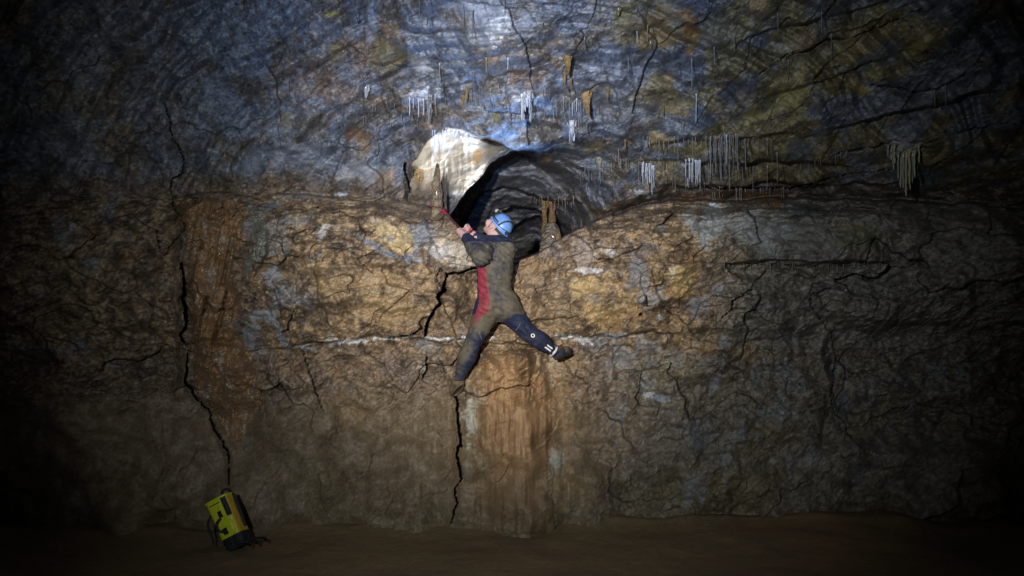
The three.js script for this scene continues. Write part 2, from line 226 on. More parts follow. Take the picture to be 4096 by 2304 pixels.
  if (up > 0.001) {
    const west = 1 - ss(1500, 2500, X), east = ss(2250, 2700, X + 120 * n1);
    mixes(id, COL.slate, up);
    mixes(id, [.145, .125, .1], up * ss(-.05, .22, n2 + .5 * n1) * .8);
    mixes(id, COL.grey, up * ss(.1, .3, -n2 + .4 * n3) * .55);
    mixes(id, COL.rust, up * ss(.2, .42, n1 + .5 * n3 + .1 * west) * .5);
    mixes(id, COL.olive, up * east * ss(-.15, .2, n1 * 1.2 + n2 * .8) * .85);
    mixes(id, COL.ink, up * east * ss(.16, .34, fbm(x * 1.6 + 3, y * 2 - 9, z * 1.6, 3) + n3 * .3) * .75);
    mixes(id, [.16, .105, .062], up * ss(yl - 130, yl - 10, Y + 60 * n2) * .75 * (1 - ss(1750, 1800, X) * (1 - ss(2300, 2500, X))));
    mixes(id, [.19, .185, .19], inTun * .7);
  }
  const mid2 = (1 - up) * (1 - low);
  if (mid2 > 0.001) {
    mixes(id, COL.tan, mid2 * ss(-.06, .24, n2 + .4 * n3) * .6);
    mixes(id, COL.gold, mid2 * ss(.06, .3, n3 + .8 * n2 + .3 * n1) * .6 * ss(1050, 1250, X) * (1 - ss(2700, 2900, X)));
    mixes(id, [.115, .075, .048], mid2 * ss(-.03, .2, -n3 - .6 * n2 + .12 * n1) * .85);
    mixes(id, COL.grey, mid2 * ss(.14, .32, fbm(x * 2.1 + 40, y * 2.3, z * 2, 4)) * .7);
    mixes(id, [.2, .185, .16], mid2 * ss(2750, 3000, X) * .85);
    mixes(id, [.235, .16, .1], mid2 * ss(1690, 1750, X) * (1 - ss(2280, 2400, X)) * .5);
  }
  if (low > 0.001) {
    mixes(id, [.22, .15, .1], low * .8);
    mixes(id, [.13, .105, .088], low * ss(0, .26, n2 + .5 * n3) * .7 * (1 - smooth * .75));
    mixes(id, COL.tan, low * ss(.14, .34, -n2 + .4 * n3) * .55 * (1 - smooth * .7));
    mixes(id, COL.mud, low * smooth * .85);
    mixes(id, [.16, .14, .11], low * ss(2300, 2600, X + 150 * n1) * .8); mixes(id, COL.grey, low * ss(2300, 2500, X) * ss(.1, .3, vert * .4 + n2) * .5); mixes(id, COL.olive, low * ss(2500, 2800, X) * ss(.1, .3, n1 - n3 * .3) * .6);
    mixes(id, [.175, .135, .075], low * ss(.02, .2, n1 + .6 * n2 + (Y - 1900) / 900) * .75);
  }
  const blot = ss(.12, .3, fbm(x * 8, y * 10, z * 8 + 30, 4)) * (1 - .8 * smooth), pale = ss(.16, .34, fbm(x * 14 + 9, y * 16, z * 14, 4)) * (1 - .7 * smooth);
  mixes(id, [.07, .055, .045], blot * .55); mixes(id, [.38, .36, .33], pale * .45);
  mixes(id, [.06, .048, .038], grit * .6 * (1 - .6 * smooth)); mixes(id, [.4, .38, .35], fleck * .45 * (1 - .6 * smooth));
  const g = 1 + .75 * n4 * (1 - .4 * smooth) + .5 * n3 * (1 - .6 * smooth) + .3 * (f3 + f2 * .6) * crag;
  c[0] *= g; c[1] *= g; c[2] *= g;
}
// ---- patches of other rock, calcite and clay, with frayed edges: [X, Y, rx, ry, turn, colour, strength]
const P = [
  [1570, 935, 112, 60, .3, [.52, .4, .22], .95, .6], [1610, 985, 60, 34, .5, [.55, .42, .22], .9, .6], [1500, 985, 150, 13, .52, [.2, .23, .27], .9, .5], [1640, 1035, 34, 22, 0, 'blue', .8, .8], [1665, 990, 14, 40, .3, 'blue', .8, .9], [1560, 955, 30, 14, .2, 'grey', .8, 1],
  [1500, 1130, 160, 60, .2, 'gold', .55, 1], [1560, 1230, 130, 80, 0, 'gold', .45, 1], [1300, 1150, 120, 110, .2, 'gold', .3, .8], [1240, 1240, 80, 70, 0, 'dark', .55, 1], [1330, 1080, 70, 34, 0, 'dark', .45, 1], [1095, 1110, 40, 36, .3, 'blue', .8, .8], [1080, 1095, 22, 50, .6, 'blue', .6, .8],
  [1030, 1260, 60, 52, .2, 'blue', .75, .75], [1000, 1330, 44, 40, 0, 'blue', .55, .8], [1120, 1330, 16, 90, -.5, 'blue', .7, .75], [1100, 1230, 14, 80, .1, 'blue', .5, .8], [1290, 925, 20, 42, .4, 'white', .55, .8], [1010, 900, 40, 80, .1, 'grey', .75, .8], [1090, 960, 70, 80, 0, 'grey', .5, .7], [1180, 880, 70, 30, 0, 'grey', .5, .8],
  [1400, 1365, 120, 11, -.02, 'white', .7, .75], [1560, 1352, 90, 9, 0, 'white', .8, .8], [1760, 1358, 80, 9, .03, 'white', .95, .95], [1880, 1352, 70, 10, -.05, 'white', .95, .95], [1965, 1352, 22, 9, 0, 'white', .9, .9], [1230, 1392, 40, 14, .3, 'blue', .8, .8], [2260, 1348, 60, 9, 0, 'white', .85, .9], [2330, 1362, 40, 16, .2, 'white', .7, .8], [2460, 1345, 80, 16, -.1, 'blue', .8, .75],
  [1800, 990, 110, 46, .7, 'cream', .6, .75], [1770, 1010, 70, 40, .5, 'white', .4, .85], [1700, 930, 60, 60, .4, 'grey', .5, .75], [1830, 1050, 50, 20, 0, 'cream', .55, .8], [1840, 1140, 40, 26, 0, 'gold', .7, .9], [1900, 1180, 30, 30, 0, 'gold', .5, .9],
  [2350, 1150, 76, 54, -.3, [.5, .37, .19], .9, .7], [2360, 1085, 70, 16, 0, 'white', .75, .8], [2340, 1010, 80, 66, .2, [.42, .35, .3], .7, .85], [2440, 1010, 36, 20, .4, 'white', .45, .7], [2390, 1260, 84, 54, .3, [.48, .34, .17], .8, .8], [2520, 1225, 40, 50, .2, 'gold', .7, 1], [2590, 1270, 60, 26, 0, 'ochre', .6, .9], [2470, 1300, 80, 40, 0, 'ochre', .45, .9], [2440, 1200, 80, 30, .1, 'dark', .35, 1],
  [2740, 1010, 70, 60, 0, [.12, .08, .05], .9, .7], [2720, 1115, 66, 70, 0, [.48, .35, .17], .95, .6], [2770, 1060, 40, 66, 0, 'ochre', .6, 1], [2690, 1090, 20, 40, .3, 'cream', .5, .8], [2720, 1180, 80, 24, .1, 'ochre', .65, 1], [2560, 1080, 50, 110, .1, 'grey', .65, .75], [2600, 1190, 60, 50, 0, 'blue', .55, .7], [2790, 1230, 60, 50, 0, 'blue', .55, .7], [2870, 1160, 34, 30, 0, 'blue', .55, .7], [2640, 1270, 14, 14, 0, 'white', .7, .8],
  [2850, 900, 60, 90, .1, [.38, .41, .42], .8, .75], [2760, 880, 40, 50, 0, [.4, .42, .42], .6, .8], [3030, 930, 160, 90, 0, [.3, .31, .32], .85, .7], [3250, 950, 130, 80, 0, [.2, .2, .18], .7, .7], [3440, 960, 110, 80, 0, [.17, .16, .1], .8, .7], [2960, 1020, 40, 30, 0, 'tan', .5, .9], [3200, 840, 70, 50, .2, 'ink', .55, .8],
  [2800, 790, 110, 20, -.05, 'rust', .85, .9], [3000, 790, 140, 22, 0, 'rust', .8, .9], [3100, 810, 70, 26, 0, 'rust', .8, .9], [2860, 818, 24, 10, .2, 'white', .7, .8], [2560, 770, 40, 12, .2, 'white', .7, .9], [2610, 785, 24, 8, -.3, 'white', .7, .8],
  [2430, 845, 90, 14, -.45, [.2, .13, .08], .7, .7], [1760, 880, 100, 40, .5, [.17, .115, .075], .6, .6], [1500, 810, 180, 22, .1, [.2, .15, .105], .7, .7], [1370, 780, 30, 14, 0, 'white', .5, .8],
  [1960, 1480, 50, 40, 0, 'ochre', .8, .7], [2070, 1160, 110, 60, 0, 'tan', .65, .7], [2140, 1060, 100, 40, .2, [.34, .22, .12], .7, .7], [2150, 1290, 90, 80, 0, 'tan', .6, .7], [2250, 1240, 60, 70, 0, 'tan', .5, .8], [2000, 1430, 60, 30, 0, 'ochre', .65, .8], [1890, 1680, 44, 90, .15, [.42, .43, .38], .8, 1], [1905, 1600, 30, 40, .2, 'cream', .5, 1], [1930, 1760, 40, 120, 0, 'rust', .6, .8], [1870, 1890, 20, 80, 0, [.36, .33, .27], .5, 1.2], [2220, 1470, 50, 60, 0, [.44, .39, .3], .75, 1], [2160, 1440, 22, 30, 0, 'cream', .6, .9], [2270, 1460, 60, 60, 0, 'tan', .6, .8], [2190, 1780, 40, 140, .1, 'rust', .7, .8], [2160, 1680, 30, 110, .1, 'ochre', .6, .8], [2220, 1850, 40, 60, 0, [.3, .32, .29], .7, .9], [2145, 1820, 16, 44, 0, [.5, .4, .16], .7, 1], [1820, 1830, 30, 160, 0, 'rust', .4, .9],
  [2640, 1590, 70, 16, .15, 'blue', .95, .7], [2595, 1580, 22, 14, 0, 'white', .6, .7], [2860, 1530, 20, 46, .3, 'blue', .7, .9], [2900, 1370, 22, 30, 0, 'blue', .8, .8], [2840, 1395, 40, 36, .3, 'ochre', .6, .9], [2980, 1400, 60, 50, 0, 'ochre', .4, .9], [3130, 1350, 14, 26, .2, 'blue', .7, .8], [2700, 1440, 40, 40, 0, 'blue', .35, 1], [2480, 1420, 50, 60, .3, 'blue', .4, 1], [2560, 1370, 40, 30, 0, 'blue', .4, .9], [2780, 1740, 70, 60, 0, 'blue', .3, 1], [2760, 1960, 40, 70, .2, 'grey', .5, .9], [2810, 1980, 20, 50, .1, 'grey', .5, .9], [3380, 1630, 40, 60, 0, 'slate', .6, .9], [1330, 1490, 40, 20, .3, 'ochre', .6, .9], [1480, 1440, 50, 22, 0, 'ochre', .35, 1], [1560, 1440, 60, 60, 0, [.2, .15, .125], .5, 1], [1400, 1640, 90, 60, 0, 'ochre', .35, 1], [1680, 1470, 16, 12, 0, 'cream', .9, 1],
  [1900, 1500, 60, 90, 0, 'ochre', .5, 1], [2240, 1600, 60, 150, 0, 'ochre', .5, 1], [1890, 1980, 60, 100, 0, 'tan', .35, 1], [2280, 1950, 70, 90, 0, 'ochre', .4, 1],
  // roof
  [1960, 70, 70, 130, .2, 'blue', .85, .9], [1990, 110, 44, 70, .1, 'white', .6, .9], [1880, 60, 110, 90, .2, 'blue', .55, .9], [2090, 110, 60, 90, .3, 'blue', .45, .8], [1680, 255, 52, 44, .1, 'white', .5, .6], [1690, 385, 66, 32, -.2, 'white', .75, .8], [1640, 400, 30, 40, .4, 'blue', .7, .8], [2100, 400, 52, 34, .1, 'white', .75, .8], [2060, 420, 24, 30, .3, 'blue', .7, .9], [2150, 450, 30, 40, .2, 'blue', .55, .9], [1490, 340, 36, 34, .3, 'blue', .6, .7], [1480, 130, 24, 60, 0, 'blue', .6, .8], [1560, 120, 40, 34, .1, 'tan', .7, .9], [1340, 200, 30, 30, 0, 'olive', .8, 1], [1330, 56, 36, 12, 0, [.4, .36, .1], .8, 1], [1560, 220, 90, 60, 0, 'olive', .55, .8], [1380, 290, 40, 60, 0, 'slate', .6, .8], [2040, 230, 50, 22, -.3, 'blue', .55, .9], [2230, 215, 36, 16, .1, 'white', .6, .8], [1960, 390, 34, 18, 0, 'blue', .7, .9], [2300, 75, 70, 14, .5, 'blue', .6, .8], [2440, 60, 14, 60, .3, 'blue', .6, .8], [1420, 540, 60, 34, .2, 'rust', .8, .9], [1460, 590, 30, 40, 0, 'ochre', .5, .9], [1140, 480, 30, 60, 0, 'olive', .6, .9], [1590, 560, 30, 40, 0, 'dark', .8, .8], [1440, 690, 90, 50, 0, [.27, .28, .31], .7, .8], [1370, 720, 40, 50, .3, [.3, .3, .32], .7, .8], [1530, 720, 40, 40, 0, 'tan', .6, .9], [1560, 700, 20, 30, .3, 'ochre', .6, .9], [1150, 700, 26, 50, 0, 'dark', .6, .9], [1180, 620, 110, 60, 0, [.24, .25, .29], .55, .8], [1100, 520, 60, 30, 0, 'blue', .3, 1], [1010, 640, 60, 90, 0, 'slate', .5, .9],
  [2640, 110, 150, 120, 0, [.22, .155, .075], .95, .75], [2760, 120, 40, 110, 0, [.24, .12, .035], .8, .75], [2500, 70, 50, 60, 0, 'olive', .7, .8], [2860, 100, 70, 80, 0, [.2, .19, .14], .7, .8], [3040, 20, 40, 34, 0, 'ochre', .7, .9], [3200, 180, 60, 26, -.3, 'tan', .5, .9], [3000, 460, 64, 50, .2, [.36, .31, .15], .9, .9], [3170, 380, 70, 70, -.5, [.34, .3, .13], .9, .9], [3100, 440, 60, 24, -.4, [.34, .3, .13], .8, .9], [2920, 370, 60, 60, 0, 'ink', .9, .8], [2800, 470, 60, 60, 0, [.09, .12, .17], .85, .8], [2970, 390, 30, 30, 0, [.3, .24, .2], .6, .9], [2650, 570, 70, 40, .4, [.36, .28, .13], .85, .9], [2720, 600, 90, 16, 0, 'olive', .8, .9], [2700, 440, 60, 16, .2, 'tan', .5, .9], [2850, 450, 40, 12, 0, 'tan', .5, .9], [3260, 500, 30, 16, 0, 'tan', .8, .9], [3330, 530, 30, 14, 0, 'tan', .7, .9], [3500, 290, 44, 40, 0, [.34, .31, .12], .8, .9], [3660, 190, 70, 26, -.4, [.36, .34, .12], .85, 1], [3560, 200, 60, 50, .2, 'slate', .8, .8], [3440, 360, 50, 26, .3, [.35, .25, .07], .8, .9], [3350, 500, 60, 60, 0, [.11, .13, .18], .7, .9], [3200, 600, 70, 50, 0, [.12, .14, .19], .7, .8], [3400, 190, 50, 26, -.3, [.33, .25, .14], .7, .9], [2670, 320, 26, 40, 0, 'tan', .5, .9], [2380, 590, 50, 26, -.3, [.34, .28, .12], .6, .9], [2180, 640, 24, 30, .6, 'ochre', .9, .7], [2100, 720, 130, 50, 0, [.21, .22, .25], .6, .7], [2560, 460, 30, 60, -.5, 'grey', .4, .9], [2450, 420, 110, 90, .5, [.12, .12, .13], .6, .8], [2620, 450, 40, 60, 0, [.13, .13, .14], .6, .9],
];
const blend = (X0, Y0, rx, ry, a, col, s, fray, extra) => {
  const c = typeof col === 'string' ? COL[col] : col, R = Math.max(rx, ry) * 1.6, fq = 1.5 / Math.sqrt(rx * ry), ca = Math.cos(a), sa = Math.sin(a);
  const i0 = find(colsX, X0 - R), i1 = find(colsX, X0 + R), j0 = find(rowsY, Y0 - R), j1 = find(rowsY, Y0 + R);
  for (let j = j0; j <= j1; j++) for (let i = i0; i <= i1; i++) {
    const dx = colsX[i] - X0, dy = rowsY[j] - Y0, q = Math.hypot((dx * ca + dy * sa) / rx, (-dx * sa + dy * ca) / ry); if (q > 1.6) continue;
    const X = colsX[i], Y = rowsY[j], n = fbm(X * fq + X0, Y * fq * 1.2, 3.7, 4) * 1.9 + .5 * N.noise(X * .16, Y * .16, Y0);
    const m = ss(1.0, .55, q + n * 1.0 * fray) * s; if (m <= 0) continue;
    const id = j * NX + i, g = 1 + .26 * N.noise(X * .21, Y * .21, 4) + .3 * N.noise(X * .07, Y * .07, 14);
    mixes(id, [c[0] * g, c[1] * g, c[2] * g], m);
    if (extra) extra(id, m, q);
  }
};
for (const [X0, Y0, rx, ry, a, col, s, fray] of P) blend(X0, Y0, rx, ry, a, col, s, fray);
// the pale alcove wall: bare cream limestone under a run of white calcite
for (let j = find(rowsY, 500); j < find(rowsY, 880); j++) for (let i = find(colsX, 1620); i < find(colsX, 2110); i++) {
  const X = colsX[i], Y = rowsY[j], id = j * NX + i, top = lin(ALC, X), lip = lin(LIP, X);
  const m = ss(top - 4, top + 4, Y) * ss(1628, 1645, X) * (1 - ss(1960, 2090, X)) * (1 - ss(lip - 40, lip + 4, Y + 20 * noise(X * .05, Y * .05, 3)) * ss(1700, 1790, X)) * (1 - ss(735, 790, Y + 30 * noise(X * .02, 3, 3)));
  if (m <= 0) continue;
  const n = fbm(X * .03, Y * .03, 9, 4), g = 1 + .5 * n + .25 * N.noise(X * .2, Y * .2, 2);
  mixes(id, [.42 * g, .37 * g, .29 * g], m * .95);
  mixes(id, [.8, .82, .86], m * (1 - ss(30, 95, Y - top + 60 * noise(X * .05, .5, 1) + 20 * noise(X * .2, Y * .05, 1))) * ss(1710, 1740, X) * (1 - ss(1890, 1960, X)));
  mixes(id, [.78, .8, .84], m * ss(.22, .42, N.noise(X * .075, Y * .008, 5) + .3 * N.noise(X * .2, Y * .02, 5)) * ss(1690, 1740, X) * (1 - ss(1880, 1930, X)) * (1 - ss(640, 720, Y)));
  D[id] = mix(D[id], macro(X, Y) + .05 * fbm(X * .02, Y * .02, 4, 4), m * .6) - m * .018 * N.noise(X * .075, Y * .006, 5);
}
blend(1915, 620, 26, 34, .3, [.7, .42, .17], .9, .9); blend(1800, 560, 22, 18, .3, [.66, .5, .28], .6, .9); blend(1680, 735, 50, 18, .2, 'ochre', .6, .9);

for (const [w, dep, ...pts] of CR) overLine(pts, w * 2.4, (id, d, s, t) => {
  const e = dep <= .25 ? .14 : dep <= .35 ? .5 : 1, br = e < 1 ? ss(-.6, -.1, noise(id % NX * .05, Math.floor(id / NX) * .05, 3)) : 1;
  const taper = .55 + .45 * Math.sin(Math.PI * clamp(t, .06, .94)), ww = w * (dep >= .5 ? .4 : .3) * taper * (.75 + .5 * noise(id % NX * .08, Math.floor(id / NX) * .08, 9));
  D[id] += dep * e * br * (1 - ss(ww * (.2 + .35 * e), ww * 1.15, d)) - .03 * Math.min(1, dep * 2.2) * (1 - ss(ww, w * 2.4, d)) * (s > 0 ? 1 : -.7);
});
for (const [w, h, ...pts] of RIBS) overLine(pts, w * 2, (id, d, s) => { D[id] -= h * (s > 0 ? Math.exp(-((d / w) ** 2)) : Math.exp(-((d / (w * .35)) ** 2))); });

const depthAt = (X, Y) => {       // distance of the finished rock along a bearing
  const i = clamp(find(colsX, X), 0, NX - 2), j = clamp(find(rowsY, Y), 0, NY - 2), a = clamp((X - colsX[i]) / (colsX[i + 1] - colsX[i])), b = clamp((Y - rowsY[j]) / (rowsY[j + 1] - rowsY[j]));
  return mix(mix(D[j * NX + i], D[j * NX + i + 1], a), mix(D[(j + 1) * NX + i], D[(j + 1) * NX + i + 1], a), b);
};
const rockAt = (X, Y, out = 0) => at(X, Y, depthAt(X, Y) - out);

function sheet(i0, i1, j0, j1, depth, color, mask) {     // a piece of the survey as a mesh; uv in metres
  const nx = i1 - i0 + 1, ny = j1 - j0 + 1, pos = new Float32Array(nx * ny * 3), col = new Float32Array(nx * ny * 3), uv = new Float32Array(nx * ny * 2), idx = [];
  for (let j = 0; j < ny; j++) for (let i = 0; i < nx; i++) {
    const X = colsX[i + i0], Y = rowsY[j + j0], id = (j + j0) * NX + i + i0, k = j * nx + i, d = depth(id, X, Y);
    const x = (X - HX) / F * d, y = EYE - (Y - HY) / F * d;
    pos[k * 3] = x; pos[k * 3 + 1] = y; pos[k * 3 + 2] = -d;
    const c = color(id, X, Y); col[k * 3] = c[0]; col[k * 3 + 1] = c[1]; col[k * 3 + 2] = c[2];
    uv[k * 2] = x / .9; uv[k * 2 + 1] = (y - d * .8) / .9;
    if (i < nx - 1 && j < ny - 1 && (!mask || mask(X, Y))) { const a = k, b = k + 1, c2 = k + nx, e = k + nx + 1; idx.push(a, c2, b, b, c2, e); }
  }
  let g = new THREE.BufferGeometry();
  g.setAttribute('position', new THREE.BufferAttribute(pos, 3)); g.setAttribute('color', new THREE.BufferAttribute(col, 3)); g.setAttribute('uv', new THREE.BufferAttribute(uv, 2));
  g.setIndex(new THREE.BufferAttribute(new Uint32Array(idx), 1)); g.computeVertexNormals();
  return g;
}
const own = (id) => [Math.max(C[id * 3], .012), Math.max(C[id * 3 + 1], .012), Math.max(C[id * 3 + 2], .012)];
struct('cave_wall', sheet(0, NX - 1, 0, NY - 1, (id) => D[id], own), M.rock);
console.log('wall', NX, NY);

// the passage closes overhead and behind the station
{
  const g = new THREE.SphereGeometry(1, 96, 64), p = g.attributes.position, col = new Float32Array(p.count * 3);
  for (let i = 0; i < p.count; i++) {
    const v = V(p.getX(i), p.getY(i), p.getZ(i)), n = 1 + .16 * fbm(v.x * 3, v.y * 3, v.z * 3, 4);
    p.setXYZ(i, v.x * 9.6 * n, 1.2 + v.y * 4.6 * n, -2.6 + v.z * 15 * n);
    const c = .9 + .5 * fbm(v.x * 9, v.y * 9, v.z * 9, 3); col.set([.16 * c, .14 * c, .11 * c], i * 3);
  }
  g.setAttribute('color', new THREE.BufferAttribute(col, 3)); g.computeVertexNormals();
  struct('cave_chamber', g, M.rock);
}
// the floor: trodden mud with a bank rising on the right
const bank = (x, z) => .13 * Math.exp(-(((x - 2.75) / 1.5) ** 2 + ((z + 5.9) / 1.2) ** 2)) + .17 * Math.exp(-(((x - 2.3) / 1.2) ** 2 + ((z + 4.1) / .75) ** 2));
const floorY = (x, z) => bank(x, z) - .05 + .1 * fbm(x * .7, 2, z * .7, 3) + .03 * fbm(x * 3, 5, z * 3, 3) + .006 * fbm(x * 14, 7, z * 14, 2) + (.07 + .08 * noise(x * 1.7, 3, 1)) * Math.exp(-Math.max(0, z + 6.42 - .07 * x * x * .4) / .16) * .9;
{
  const nx = 520, nz = 420, g = new THREE.PlaneGeometry(1, 1, nx, nz), p = g.attributes.position, col = new Float32Array(p.count * 3), uv = g.attributes.uv;
  for (let i = 0; i < p.count; i++) {
    const a = p.getX(i) + .5, b = p.getY(i) + .5, x = mix(-8, 8, a), z = mix(-8.2, 5, 1 - Math.pow(b, .75)), y = floorY(x, z);
    p.setXYZ(i, x, y, z); uv.setXY(i, x / .9, z / .9);
    const n = fbm(x * 1.3, 3, z * 2, 4), k = 1 + .3 * n + .25 * noise(x * 20, 1, z * 20) + .2 * noise(x * 55, 1, z * 55), e = ss(.05, .2, bank(x, z) + .08 * n);
    col.set([mix(.19, .25, e) * k, mix(.135, .145, e) * k, mix(.07, .06, e) * k], i * 3);
  }
  g.setAttribute('color', new THREE.BufferAttribute(col, 3)); g.computeVertexNormals();
  struct('cave_floor', g, M.mud);
}

// ------------------------------------------------------------------ flowstone: wet mineral coats standing proud of the rock
const inPoly = (P, x, y) => { let c = false; for (let i = 0, j = P.length - 2; i < P.length; j = i, i += 2) if ((P[i + 1] > y) !== (P[j + 1] > y) && x < (P[j] - P[i]) * (y - P[i + 1]) / (P[j + 1] - P[i + 1]) + P[i]) c = !c; return c; };
const toPoly = (P, x, y) => { let m = 1e9; for (let i = 0, j = P.length - 2; i < P.length; j = i, i += 2) { const ex = P[i] - P[j], ey = P[i + 1] - P[j + 1], t = clamp(((x - P[j]) * ex + (y - P[j + 1]) * ey) / (ex * ex + ey * ey)); m = Math.min(m, Math.hypot(x - P[j] - t * ex, y - P[j + 1] - t * ey)); } return inPoly(P, x, y) ? m : -m; };
const toLine = (P, x, y) => { let m = 1e9; for (let k = 0; k + 3 < P.length; k += 2) { const ex = P[k + 2] - P[k], ey = P[k + 3] - P[k + 1], t = clamp(((x - P[k]) * ex + (y - P[k + 1]) * ey) / (ex * ex + ey * ey)); m = Math.min(m, Math.hypot(x - P[k] - t * ex, y - P[k + 1] - t * ey)); } return m; };
function flowstone(label, poly, relief, color, material = M.wet, rim = 34) {
  let x0 = 1e9, x1 = -1e9, y0 = 1e9, y1 = -1e9; for (let i = 0; i < poly.length; i += 2) { x0 = Math.min(x0, poly[i]); x1 = Math.max(x1, poly[i]); y0 = Math.min(y0, poly[i + 1]); y1 = Math.max(y1, poly[i + 1]); }
  const sdf = new Map(), S = (X, Y) => { const k = X * 8192 + Y; let v = sdf.get(k); if (v === undefined) { v = toPoly(poly, X + 13 * noise(X * .03, Y * .03, 1) + 6 * noise(X * .1, Y * .1, 2), Y + 13 * noise(X * .03, Y * .03, 7) + 6 * noise(X * .1, Y * .1, 9)); sdf.set(k, v); } return v; };
  const g = sheet(find(colsX, x0 - 20), find(colsX, x1 + 24), find(rowsY, y0 - 20), Math.min(NY - 1, find(rowsY, y1 + 24)), (id, X, Y) => { const s = S(X, Y); return D[id] + .03 - .045 * ss(-8, 22, s) - relief(X, Y, Math.max(s, 0)) * ss(0, 40, s); }, (id, X, Y) => { const c = color(id, X, Y), o = own(id), t = ss(-4, rim, S(X, Y) + rim * .5 * noise(X * .05, Y * .02, 5)); return [mix(o[0], c[0], t), mix(o[1], c[1], t), mix(o[2], c[2], t)]; }, (X, Y) => S(X, Y) > -10);
  const m = shade(new THREE.Mesh(g, material)); m.name = numbered('flowstone'); scene.add(m); return tag(m, label, 'flowstone');
}
const rustPoly = [690, 800, 760, 788, 900, 775, 960, 800, 988, 850, 985, 950, 960, 1000, 942, 1090, 955, 1170, 985, 1250, 962, 1330, 1000, 1385, 1020, 1450, 1042, 1530, 1062, 1600, 1012, 1690, 990, 1740, 940, 1790, 910, 1770, 870, 1690, 830, 1620, 790, 1575, 764, 1520, 758, 1430, 760, 1370, 756, 1250, 748, 1180, 738, 1060, 735, 960];
const FOLDS = [[922, 950, 918, 1000, 905, 1070, 890, 1131], [940, 940, 941, 1010, 937, 1142], [829, 1190, 800, 1300, 771, 1395], [906, 1165, 880, 1280, 857, 1365]];
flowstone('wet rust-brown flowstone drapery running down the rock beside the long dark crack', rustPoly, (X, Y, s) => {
  let r = .05 * ss(0, 60, s) + .045 * N.noise(X * .04 + Y * .007, Y * .005, 3) + .03 * N.noise(X * .09 + Y * .016, Y * .006, 4) + .008 * N.noise(X * .2 + Y * .03, Y * .014, 4) + .006 * N.noise(X * .12, Y * .12, 8);
  r += .08 * Math.exp(-(((Y - 860) / 70) ** 2)) + .1 * ss(1080, 1150, Y) * (1 - ss(1350, 1366, Y + 18 * noise(X * .04, 2, 2))) + .17 * Math.exp(-(((Y - 1455) / 80) ** 2)) * ss(0, 70, s) * ss(1362, 1390, Y);
  for (const f of FOLDS) { const d = toLine(f, X + 6 * noise(X * .05, Y * .02, 3), Y); if (d < 26) r -= .11 * Math.exp(-((d / 4.5) ** 2)) - .02 * Math.exp(-(((d - 14) / 9) ** 2)); }
  return r;
}, (id, X, Y) => { const n = fbm(X * .02 + Y * .004, Y * .006, 2, 4), g = 1 + .35 * n + .25 * N.noise(X * .2, Y * .2, 6), w = ss(.2, .45, N.noise(X * .03, Y * .015, 3) * .6 + .75 * N.noise(X * .33, Y * .3, 3) - .02); return [mix(.34, .5, w) * g, mix(.195, .45, w) * g, mix(.095, .4, w) * g]; }, M.wet, 18);  // pale specks: calcite crystals, plus wet glints painted into the colour
flowstone('pale grey wet calcite coat beside the rust-brown drapery', [975, 830, 1040, 820, 1075, 880, 1085, 960, 1060, 1030, 1010, 1090, 960, 1140, 950, 1090, 985, 980, 990, 900], (X, Y, s) => .02 * ss(0, 50, s) + .012 * N.noise(X * .05, Y * .03, 3) + .007 * N.noise(X * .14, Y * .14, 2), (id, X, Y) => { const g = 1 + .5 * fbm(X * .03, Y * .03, 3, 4) + .25 * N.noise(X * .22, Y * .22, 1); return [.27 * g, .27 * g, .245 * g]; });
flowstone('tan flowstone column with long drip ribs below the climber', [1900, 1400, 1990, 1392, 2050, 1380, 2110, 1380, 2190, 1402, 2225, 1480, 2240, 1600, 2225, 1700, 2200, 1790, 2225, 1900, 2230, 2150, 1880, 2150, 1890, 1960, 1930, 1850, 1880, 1700, 1890, 1520], (X, Y, s) => {
  const k = 1 - ss(1780, 1860, Y) * .7;
  return .05 * ss(0, 70, s) + k * (.04 * N.noise(X * .03 + 4 + .4 * noise(2, Y * .01, 3), Y * .003, 3) + .02 * N.noise(X * .075 + .4 * noise(1, Y * .01, 3), Y * .004, 1)) + .09 * Math.exp(-(((X - 2080) / 50) ** 2 + ((Y - 1440) / 70) ** 2)) + .05 * Math.exp(-(((X - 2010) / 50) ** 2)) * ss(1840, 1960, Y) + .05 * Math.exp(-(((X - 2085) / 36) ** 2)) * (1 - ss(1560, 1640, Y)) + .004 * N.noise(X * .15, Y * .1, 2);
}, (id, X, Y) => { const n = fbm(X * .025, Y * .005, 7, 4), g = 1 + .4 * n + .18 * N.noise(X * .2, Y * .15, 6), w = ss(1780, 2000, Y + 60 * n), e = ss(.05, .3, N.noise(X * .03, Y * .006, 2)); return [mix(mix(.33, .25, e), .21, w) * g, mix(mix(.205, .14, e), .14, w) * g, mix(mix(.108, .068, e), .078, w) * g]; }, M.clay, 80);
flowstone('smooth clay-brown flowstone cascade spilling from the tunnel mouth under the climber', [1990, 1060, 2080, 1050, 2160, 1030, 2200, 1080, 2190, 1160, 2160, 1240, 2170, 1320, 2130, 1372, 2060, 1392, 2000, 1382, 1975, 1320, 1990, 1200], (X, Y, s) => .04 * ss(0, 60, s) + .03 * N.noise(X * .025, Y * .008, 13) + .05 * Math.exp(-(((X - 2110) / 40) ** 2 + ((Y - 1200) / 60) ** 2)) + .05 * Math.exp(-(((Y - 1340) / 40) ** 2)) + .006 * N.noise(X * .1, Y * .06, 2), (id, X, Y) => { const n = fbm(X * .02, Y * .012, 17, 4), g = 1 + .4 * n + .2 * N.noise(X * .2, Y * .2, 6); return [.31 * g, .215 * g, .13 * g]; }, M.clay, 80);

